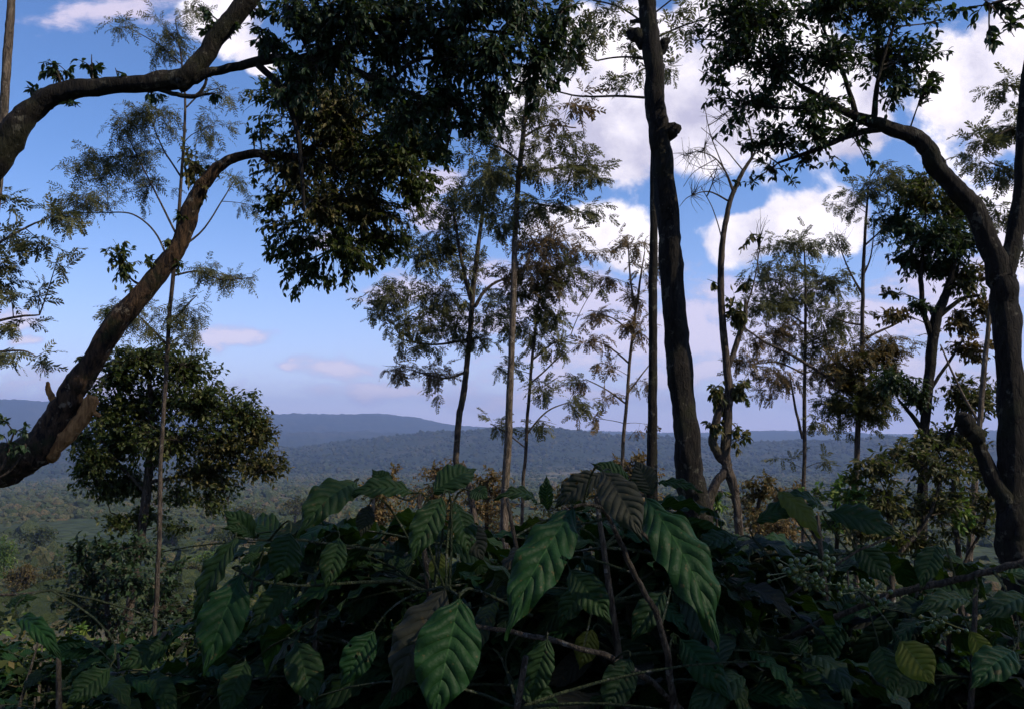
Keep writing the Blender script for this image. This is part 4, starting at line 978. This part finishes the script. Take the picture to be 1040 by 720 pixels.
BK = [((360, 540), 2.6, 'sun-flecked coffee bush behind the left hanging leaf'), ((500, 530), 2.8, 'sun-flecked coffee bush showing behind the big ribbed leaf'), ((690, 545), 2.5, 'sun-flecked coffee bush behind the long curved leaf'), ((780, 550), 3.2, 'dark coffee bush standing behind the berry-bearing one'), ((930, 565), 2.7, 'coffee bush under the glossy dark bush on the right'), ((250, 610), 2.9, 'coffee bush low behind the hanging leaf on the left'), ((120, 655), 3.0, 'coffee bush near the foot of the small bushy tree'), ((1020, 585), 2.9, 'coffee bush at the foot of the forked trunk'), ((600, 535), 3.6, 'farther coffee bush below the slim straight trunk'),
      ((480, 628), 2.1, 'low coffee bush at the bottom edge behind the large ribbed leaf'), ((600, 640), 1.95, 'low coffee bush at the bottom edge under the long centre leaf'), ((770, 630), 2.1, 'low coffee bush at the bottom edge below the berry clusters'), ((350, 620), 2.1, 'low coffee bush at the bottom edge right of the hanging green leaf'), ((900, 630), 1.95, 'low coffee bush at the bottom edge behind the mottled yellow-green leaf'), ((690, 600), 2.3, 'low coffee bush directly below the tip of the long curved leaf'),
      ((515, 492), 1.9, 'dark coffee bush showing between the big ribbed leaf and the long centre leaf'), ((735, 535), 2.0, 'dark coffee bush between the long curved leaf and the berry-bearing bush'), ((380, 488), 2.0, 'dark coffee bush showing above the left bush under the sandy dry shrub'),
      ((45, 628), 5.6, 'coffee bush on the slope left of the dark understory bush'), ((210, 612), 6.4, 'coffee bush on the slope right of the small bushy tree trunk'), ((120, 640), 7.2, 'coffee bush on the slope directly before the small bushy tree trunk'), ((330, 575), 7.5, 'small far coffee bush on the slope under the tan dry tree'),
      ((40, 640), 4.0, 'coffee bush on the slope at the left edge below the cut pale trunk'), ((300, 590), 4.4, 'farther coffee bush on the slope below the left bush'), ((430, 560), 5.0, 'farther coffee bush below the crooked feathery tree'), ((860, 560), 4.6, 'farther coffee bush below the straight thin trunk with bare side branches'), ((720, 560), 5.2, 'farther coffee bush at the foot of the half-bare two-legged tree')]
for k, (tp_, Yd, lb) in enumerate(BK):
    coffee_bush(lb, tp_, Yd, 44, .85, 220 + k, lsize=(.09, .155), probs=(.12, .24, .52, .12), slack=6, stems=3, lowest=.42)

stick(FR, [(770, 660, 5, 1.6), (850, 625, 6.5, 1.5), (905, 603, 7, 1.45), (960, 590, 7, 1.4), (1010, 578, 7, 1.35), (1075, 558, 8, 1.3)], seed=1)
stick(FR, [(905, 603, 3, 1.45), (890, 610, 2.5, 1.42), (872, 600, 2, 1.4)], 'twig', seed=2)
stick(CB, [(470, 632, 4, 1.25), (520, 642, 5, 1.25), (570, 652, 5.5, 1.25), (620, 668, 6, 1.28), (665, 695, 6, 1.3), (700, 730, 7, 1.35)], seed=3)
stick(CB, [(606, 505, 4, 1.15), (628, 545, 5, 1.18), (645, 585, 5.5, 1.2), (668, 625, 6, 1.22), (680, 680, 7, 1.25), (684, 740, 8, 1.28)], seed=4)
stick(CB, [(580, 515, 3, 1.12), (600, 512, 3.5, 1.14), (640, 530, 4, 1.16), (670, 560, 4, 1.2)], seed=5)
stick(CB, [(655, 503, 3, 1.15), (640, 500, 3, 1.15), (612, 505, 4, 1.15)], seed=6)
stick(LL, [(236, 576, 2.5, 1.3), (262, 588, 3, 1.35), (300, 594, 3, 1.4), (350, 592, 3.5, 1.45), (405, 590, 4, 1.5), (430, 600, 4, 1.5)], mat='coffee_twig', seed=7)
stick(LL, [(238, 545, 2.2, 1.36), (262, 548, 2.5, 1.38), (300, 548, 2.8, 1.42), (345, 553, 3, 1.5), (400, 560, 3.5, 1.5)], mat='coffee_twig', seed=8)
stick(CL, [(466, 604, 3, 1.05), (480, 598, 3, 1.1), (510, 610, 3.5, 1.2), (540, 625, 4, 1.3)], mat='coffee_twig', seed=9)
stick(CL, [(430, 600, 3, 1.4), (450, 596, 3, 1.2), (466, 604, 3, 1.06)], mat='coffee_twig', seed=10)
stick(FL, [(-20, 604, 3, 1.4), (20, 603, 2.5, 1.4), (52, 599, 1.5, 1.4)], seed=11)
stick(RB, [(800, 605, 3, 1.5), (830, 585, 3, 1.5), (870, 560, 2.5, 1.5), (905, 545, 2, 1.5)], seed=12)
# the leaves one can tell apart
for a in [
    # centre bush
    (CB, (582, 516), (512, 650), 54, 1.12, 1.00, (-.1, .15), 'coffee_fresh', .9, .12, .2, None),
    (CB, (655, 505), (731, 662), 56, 1.15, 1.02, (.25, .2), 'coffee_fresh', 1.0, .15, -.2, None),
    (CB, (612, 478), (653, 549), 44, 1.10, 1.04, (.1, .35), 'coffee_old', .8, .2, 0, 'brownish matt leaf'),
    (CB, (612, 480), (562, 516), 30, 1.2, 1.2, (0, .6), 'coffee_old', .9, .25, 0, None),
    (CB, (556, 518), (555, 482), 18, 1.25, 1.25, (-.5, 0), 'coffee', .4, .3, 0, None),
    (CB, (545, 512), (500, 508), 16, 1.3, 1.25, (0, .8), 'coffee', 1.9, .2, 0, None),
    (CB, (663, 503), (645, 466), 28, 1.3, 1.32, (0, .2), 'coffee_old', .5, .2, 0, None),
    (CB, (668, 490), (714, 500), 14, 1.3, 1.25, (0, .9), 'coffee', .9, .2, 0, None),
    (CB, (578, 578), (622, 634), 36, 1.25, 1.2, (.2, .1), 'coffee', .6, .3, 0, None),
    (CB, (582, 542), (560, 578), 20, 1.4, 1.38, (0, .2), 'coffee_fresh', .6, .3, 0, None),
    (CB, (602, 638), (588, 680), 26, 1.4, 1.38, (0, .2), 'coffee_yellow', .7, .2, 0, 'pale yellow-green leaf'),
    (CB, (722, 656), (688, 674), 14, 1.5, 1.48, (0, .4), 'coffee_fresh', .6, .2, 0, None),
    (CB, (640, 490), (600, 470), 22, 1.3, 1.3, (0, .6), 'coffee', .9, .2, 0, None),
    (CB, (556, 648), (540, 716), 34, 1.22, 1.2, (-.2, .3), 'coffee', .7, .25, .2, None),
    (CB, (640, 668), (612, 728), 36, 1.25, 1.2, (.1, .4), 'coffee', .8, .25, -.2, None),
    (CB, (690, 648), (742, 712), 36, 1.28, 1.22, (.2, .4), 'coffee_fresh', .9, .2, .2, None),
    (CB, (520, 690), (574, 728), 28, 1.28, 1.24, (0, .6), 'coffee', .8, .3, 0, None),
    (CB, (600, 590), (566, 640), 28, 1.3, 1.28, (-.2, .3), 'coffee', .9, .3, .2, None),
    (CB, (676, 600), (640, 652), 30, 1.3, 1.27, (-.1, .3), 'coffee', .9, .25, 0, None),
    (RB, (852, 628), (830, 688), 30, 1.5, 1.46, (0, .4), 'coffee_fresh', .8, .25, .2, None),
    (RB, (772, 640), (800, 700), 32, 1.5, 1.45, (.2, .4), 'coffee', .7, .25, 0, None),
    (FR, (985, 640), (1012, 684), 22, 1.36, 1.34, (0, .3), 'coffee_yellow', .8, .25, .3, 'small yellow-green leaf'),
    (CL, (380, 640), (345, 700), 34, 1.3, 1.26, (-.1, .4), 'coffee_fresh', .8, .25, -.2, None),
    # bush left of centre
    (CL, (467, 606), (438, 737), 70, 1.05, 0.98, (.05, .25), 'coffee_fresh', .6, .22, 0, 'large ribbed green leaf'),
    (CL, (452, 598), (396, 712), 54, 1.12, 1.06, (-.5, 0), 'coffee_old', .7, .15, -.2, None),
    (CL, (449, 504), (416, 573), 34, 1.15, 1.1, (-.1, .35), 'coffee', .7, .25, 0, None),
    (CL, (447, 560), (444, 598), 22, 1.35, 1.33, (0, .1), 'coffee_yellow', .5, .2, 0, 'backlit yellow leaf'),
    (CL, (395, 498), (378, 476), 24, 1.4, 1.4, (.4, .2), 'coffee', .5, .3, 0, None),
    (CL, (440, 500), (484, 476), 34, 1.2, 1.25, (0, .7), 'coffee', .9, .25, 0, None),
    (CL, (478, 498), (496, 506), 22, 1.2, 1.18, (0, .7), 'coffee', .7, .25, 0, None),
    (CL, (462, 510), (475, 568), 32, 1.3, 1.26, (.6, -.2), 'coffee', .7, .25, 0, None),
    (CL, (470, 528), (492, 572), 30, 1.45, 1.42, (.1, .3), 'coffee_old', .6, .25, 0, None),
    (CL, (375, 512), (366, 546), 20, 1.3, 1.28, (0, .3), 'coffee_old', .5, .2, 0, None),
    (CL, (420, 500), (350, 505), 26, 1.3, 1.25, (0, .9), 'coffee', 1.2, .3, 0, None),
    # left bush
    (LL, (244, 584), (206, 686), 50, 1.28, 1.2, (-.15, .2), 'coffee_fresh', .7, .2, 0, 'green leaf hanging at the outer tip'),
    (LL, (240, 545), (196, 630), 30, 1.35, 1.32, (-.6, .3), 'coffee', .6, .3, 0, None),
    (LL, (362, 490), (300, 546), 40, 1.3, 1.2, (-.2, .45), 'coffee', 1.3, .25, 0, None),
    (LL, (259, 546), (226, 518), 24, 1.4, 1.38, (0, .3), 'coffee', 1.6, .2, 0, None),
    (LL, (258, 548), (224, 536), 14, 1.4, 1.36, (0, .8), 'coffee', 1.6, .2, 0, None),
    (LL, (295, 540), (280, 594), 42, 1.32, 1.28, (.3, -.5), 'coffee', .5, .2, 0, None),
    (LL, (265, 562), (242, 572), 10, 1.35, 1.33, (0, .5), 'coffee', .9, .2, 0, None),
    (LL, (345, 545), (330, 600), 28, 1.45, 1.4, (0, .2), 'coffee', .7, .3, 0, None),
    (LL, (300, 592), (250, 640), 30, 1.5, 1.45, (-.2, .3), 'coffee', .7, .3, 0, None),
    # berry bush
    (RB, (790, 498), (834, 546), 26, 1.5, 1.42, (.2, .7), 'coffee_yellow', .7, .15, 0, 'sunlit yellow-green leaf'),
    (RB, (840, 520), (790, 500), 18, 1.55, 1.5, (0, .9), 'coffee', .9, .2, 0, None),
    (RB, (768, 530), (826, 512), 24, 1.5, 1.48, (0, .8), 'coffee', 1.1, .2, 0, None),
    (RB, (840, 520), (915, 545), 34, 1.5, 1.45, (0, .8), 'coffee', 1.0, .25, 0, None),
    (RB, (763, 572), (730, 571), 14, 1.5, 1.45, (0, .7), 'coffee_fresh', .6, .2, 0, None),
    (RB, (870, 552), (905, 596), 32, 1.55, 1.5, (.3, .3), 'coffee', .7, .25, 0, None),
    (RB, (750, 545), (700, 560), 26, 1.5, 1.45, (-.1, .7), 'coffee', .8, .25, 0, None),
    # lower right bush
    (FR, (952, 552), (934, 598), 27, 1.4, 1.36, (-.2, .2), 'coffee', .5, .3, 0, None),
    (FR, (914, 650), (950, 696), 40, 1.2, 1.16, (.1, .3), 'coffee_yellow', .6, .25, .3, 'mottled yellow-green leaf'),
    (FR, (1046, 606), (994, 634), 30, 1.25, 1.2, (0, .7), 'coffee', .9, .25, 0, None),
    (FR, (893, 655), (908, 706), 34, 1.25, 1.2, (0, .2), 'coffee', .5, .25, 0, None),
    (FR, (985, 610), (925, 625), 26, 1.3, 1.25, (0, .8), 'coffee', 1.0, .25, 0, None),
    (FR, (1030, 660), (985, 700), 40, 1.15, 1.1, (0, .5), 'coffee_fresh', .8, .25, 0, None),
    # lower left bush
    (FL, (18, 628), (66, 676), 18, 1.3, 1.25, (0, .5), 'coffee_fresh', 1.8, .3, 0, 'strap-like green leaf arching down'),
    (FL, (172, 652), (118, 682), 28, 1.4, 1.35, (0, .6), 'coffee', .8, .25, 0, None),
    (FL, (112, 678), (66, 716), 30, 1.3, 1.25, (0, .5), 'coffee', .6, .25, 0, None),
    (FL, (5, 616), (40, 606), 14, 1.35, 1.35, (0, .8), 'coffee', .9, .2, 0, None),
    (BL, (755, 686), (692, 732), 38, 1.3, 1.2, (0, .5), 'coffee', .8, .25, 0, None),
    (BL, (300, 650), (320, 720), 40, 1.35, 1.3, (0, .3), 'coffee', .7, .25, 0, None),
    (BL, (250, 670), (225, 730), 32, 1.4, 1.35, (-.1, .4), 'coffee', .7, .25, 0, None)]:
    hero(*a[:11], seed=int(a[1][0] + a[1][1]), label=a[11])

for k, (x, y, n, sp) in enumerate([(812, 580, 26, .022), (838, 572, 16, .016), (826, 592, 16, .018), (880, 600, 12, .014), (885, 608, 8, .01)]):
    berries(RB, x, y, 1.42, int(n * 1.5), sp, k)
for k, (x, y, n, sp) in enumerate([(950, 628, 14, .016), (960, 638, 10, .012)]):
    berries(FR, x, y, 1.4, n, sp, 20 + k)

# ------------------------------------------------------------------ ground cover under the bushes
rng = np.random.default_rng(77)
ac = Acc()
n = 42000
yy = 1.6 + 26 * rng.random(n) ** 1.3; xx = (rng.random(n) * 2 - 1) * (yy * .72 + .3)
p = np.column_stack([xx, yy, H(xx, yy) + rng.random(n) ** 1.7 * (1 + yy / 14) * (.25 + .35 * (wav(xx, yy, 1.6, 12) > 0))])
ok = below_sky(p, 5); p = p[ok]; n = len(p)
dv = norm(np.column_stack([rng.normal(0, 1, n), rng.normal(0, 1, n), rng.uniform(-.6, 1.2, n)]))
uu = norm(np.array([0, 0, .6]) + rng.normal(0, .9, (n, 3)))
w = rng.random(n)
for mi, s in ((0, w < .84), (1, (w >= .84) & (w < .93)), (2, w >= .93)):
    scatter(ac, 'small', p[s], dv[s], uu[s], rng.uniform(.04, .09, s.sum()) * (1 + p[s][:, 1] / 24), mi, rng)
o = ac.build('undergrowth', [M['leaf_canopy'], M['leaf_bright'], M['leaf_brown']], None, np.array([0., 5., -1.]))
tag(o, 'tangle of low green undergrowth on the slope beneath the coffee bushes', 'undergrowth', kind='stuff')

# ------------------------------------------------------------------ haze
bm = bmesh.new(); bmesh.ops.create_cube(bm, size=1.0)
me = bpy.data.meshes.new('haze'); bm.to_mesh(me); bm.free()
hz = bpy.data.objects.new('haze', me); COL.objects.link(hz)
ztop = float(gz.max()) + 30; zbot = float(gz.min()) - 1
hz.scale = (26200, 26200, ztop - zbot); hz.location = (0, 0, (ztop + zbot) / 2)
m, t, out = new_mat('haze_air')
pv = t.new('ShaderNodeVolumePrincipled')
pv.inputs['Color'].default_value = (0.44, 0.60, 1.0, 1)
pv.inputs['Density'].default_value = HAZE_D
pv.inputs['Anisotropy'].default_value = 0.1
t.l.new(pv.outputs[0], out.inputs['Volume'])
me.materials.append(m)
tag(hz, 'pale blue haze filling the air over the valley', 'haze', kind='stuff')

# ------------------------------------------------------------------ world: sky and clouds
W = bpy.data.worlds.new('World'); SC.world = W; W.use_nodes = True
W.node_tree.nodes.clear(); t = NT(W.node_tree)
sky = t.new('ShaderNodeTexSky', sky_type='NISHITA')
sky.sun_disc = False; sky.sun_elevation = SUN_EL; sky.sun_rotation = SUN_AZ
sky.altitude = 900; sky.air_density = 1.0; sky.dust_density = 0.6; sky.ozone_density = 2.5
g = t.new('ShaderNodeTexCoord').outputs['Generated']
d = g
sp = t.new('ShaderNodeSeparateXYZ'); t.l.new(d, sp.inputs[0])
fw = t.math('MAXIMUM', sp.outputs[1], 0.08)
U = t.math('DIVIDE', sp.outputs[0], fw); V = t.math('DIVIDE', sp.outputs[2], fw)
cmb = t.new('ShaderNodeCombineXYZ'); t.l.new(U, cmb.inputs[0]); t.l.new(V, cmb.inputs[1])
uvv = cmb.outputs[0]
def fbm(vec, scale, detail=8, rough=.55, off=(0, 0, 0)):
    return t.noise(t.vmath('ADD', vec, off), scale, detail, rough, 0.15)
wn = t.new('ShaderNodeTexNoise'); t.l.new(uvv, wn.inputs['Vector']); wn.inputs['Scale'].default_value = 7; wn.inputs['Detail'].default_value = 3
wrp = t.vmath('MULTIPLY', t.vmath('SUBTRACT', wn.outputs['Color'], (.5, .5, .5)), (.10, .08, 0))
uvw = t.vmath('ADD', uvv, wrp)
def blobs(lst, vec):
    acc_ = None
    for (px, py, rx, ry) in lst:
        dr = P(px, py, 1.0) - CAM
        q = t.vmath('MULTIPLY', t.vmath('SUBTRACT', vec, (dr[0], dr[2], 0)), (F / rx, F / ry, 0))
        v = t.math('SUBTRACT', 1.0, t.vmath('LENGTH', q))
        acc_ = v if acc_ is None else t.math('SMOOTH_MAX', acc_, v, .35)
    return acc_
CUM = [(640, 70, 110, 90), (590, 145, 100, 52), (735, 100, 110, 90), (600, 232, 50, 36), (632, 258, 48, 34), (560, 225, 34, 26), (790, 235, 90, 40), (845, 222, 50, 32), (850, 110, 90, 80), (1000, 100, 95, 80), (1035, 45, 60, 60), (220, 20, 60, 40), (258, 45, 36, 26), (540, 120, 60, 60), (760, 20, 80, 60), (1060, 220, 90, 70)]
LOWC = [(352, 371, 62, 15), (298, 374, 16, 6), (430, 215, 34, 24), (24, 322, 26, 14), (330, 252, 26, 16), (30, 345, 20, 8), (600, 310, 110, 34), (560, 380, 60, 12), (230, 338, 60, 12), (115, 12, 90, 22), (440, 190, 40, 16), (880, 330, 170, 46), (760, 300, 90, 40), (980, 300, 110, 60), (1000, 390, 140, 16), (700, 380, 130, 18), (400, 396, 90, 14), (120, 395, 160, 18), (560, 400, 200, 14), (480, 330, 80, 18), (690, 345, 240, 55), (560, 300, 110, 45), (870, 380, 220, 45), (420, 300, 60, 22)]
n_hi = fbm(uvv, 9, 9, .58)
n_lo = fbm(uvv, 3.2, 5, .5, (3.1, 1.7, 0))
dens = t.math('ADD', blobs(CUM, uvw), t.math('MULTIPLY', t.math('SUBTRACT', n_hi, .5), 2.1))
mc = t.smooth(dens, 0.02, 0.32)
n_w = fbm(t.vmath('MULTIPLY', uvv, (1, 2.2, 1)), 16, 8, .62, (5, 2, 0))
dl = t.math('ADD', blobs(LOWC, uvw), t.math('MULTIPLY', t.math('SUBTRACT', n_w, .5), 2.6))
ml = t.math('MULTIPLY', t.smooth(dl, -0.1, 0.65), .75)
# lit sides: density falls off towards the sun (up and to the right)
n_sh = fbm(uvv, 9, 9, .58, (-.035, -.030, 0))
lit = t.math('ADD', t.math('MULTIPLY', t.math('SUBTRACT', n_hi, n_sh), 2.2), .55)
core = t.smooth(blobs([(610, 140, 120, 62), (560, 160, 60, 50), (880, 160, 60, 30), (520, 160, 40, 40)], uvw), -.1, .6)
lit = t.math('SUBTRACT', lit, t.math('MULTIPLY', core, .55), clamp=True)
lit = t.math('MULTIPLY', t.math('ADD', lit, t.math('MULTIPLY', n_lo, .35)), 1.0, clamp=True)
ccol = t.mix(lit, CLOUD_DARK, CLOUD_LIT)
lowcol = t.mix(t.smooth(dl, .1, .8), LOW_DARK, LOW_LIT)
# general scattered cloud for the rest of the dome
n_g = t.noise(d, 2.6, 7, .55, .2)
front = t.smooth(sp.outputs[1], .35, .6)
mg = t.math('MULTIPLY', t.smooth(n_g, .52, .64), t.math('SUBTRACT', 1.0, front))
skyc = t.mix(1.0, sky.outputs[0], SKY_TINT, 'MULTIPLY')
# moist white air low over the horizon
lowair = t.math('POWER', t.math('SUBTRACT', 1.0, t.math('MINIMUM', t.math('MAXIMUM', t.math('MULTIPLY', sp.outputs[2], 2.6), 0.0), 1.0)), 3.0)
skyc = t.mix(t.math('MULTIPLY', lowair, .8), skyc, HORIZON)
fcl = t.mix(mg, skyc, CLOUD_DARK)
fcl = t.mix(t.math('MULTIPLY', ml, front), fcl, lowcol)
fcl = t.mix(t.math('MULTIPLY', mc, front), fcl, ccol)
bg = t.new('ShaderNodeBackground'); bg.inputs[1].default_value = 0.10
t.l.new(fcl, bg.inputs[0])
wo = t.new('ShaderNodeOutputWorld'); t.l.new(bg.outputs[0], wo.inputs[0])
W.cycles.sampling_method = 'MANUAL'; W.cycles.sample_map_resolution = 512
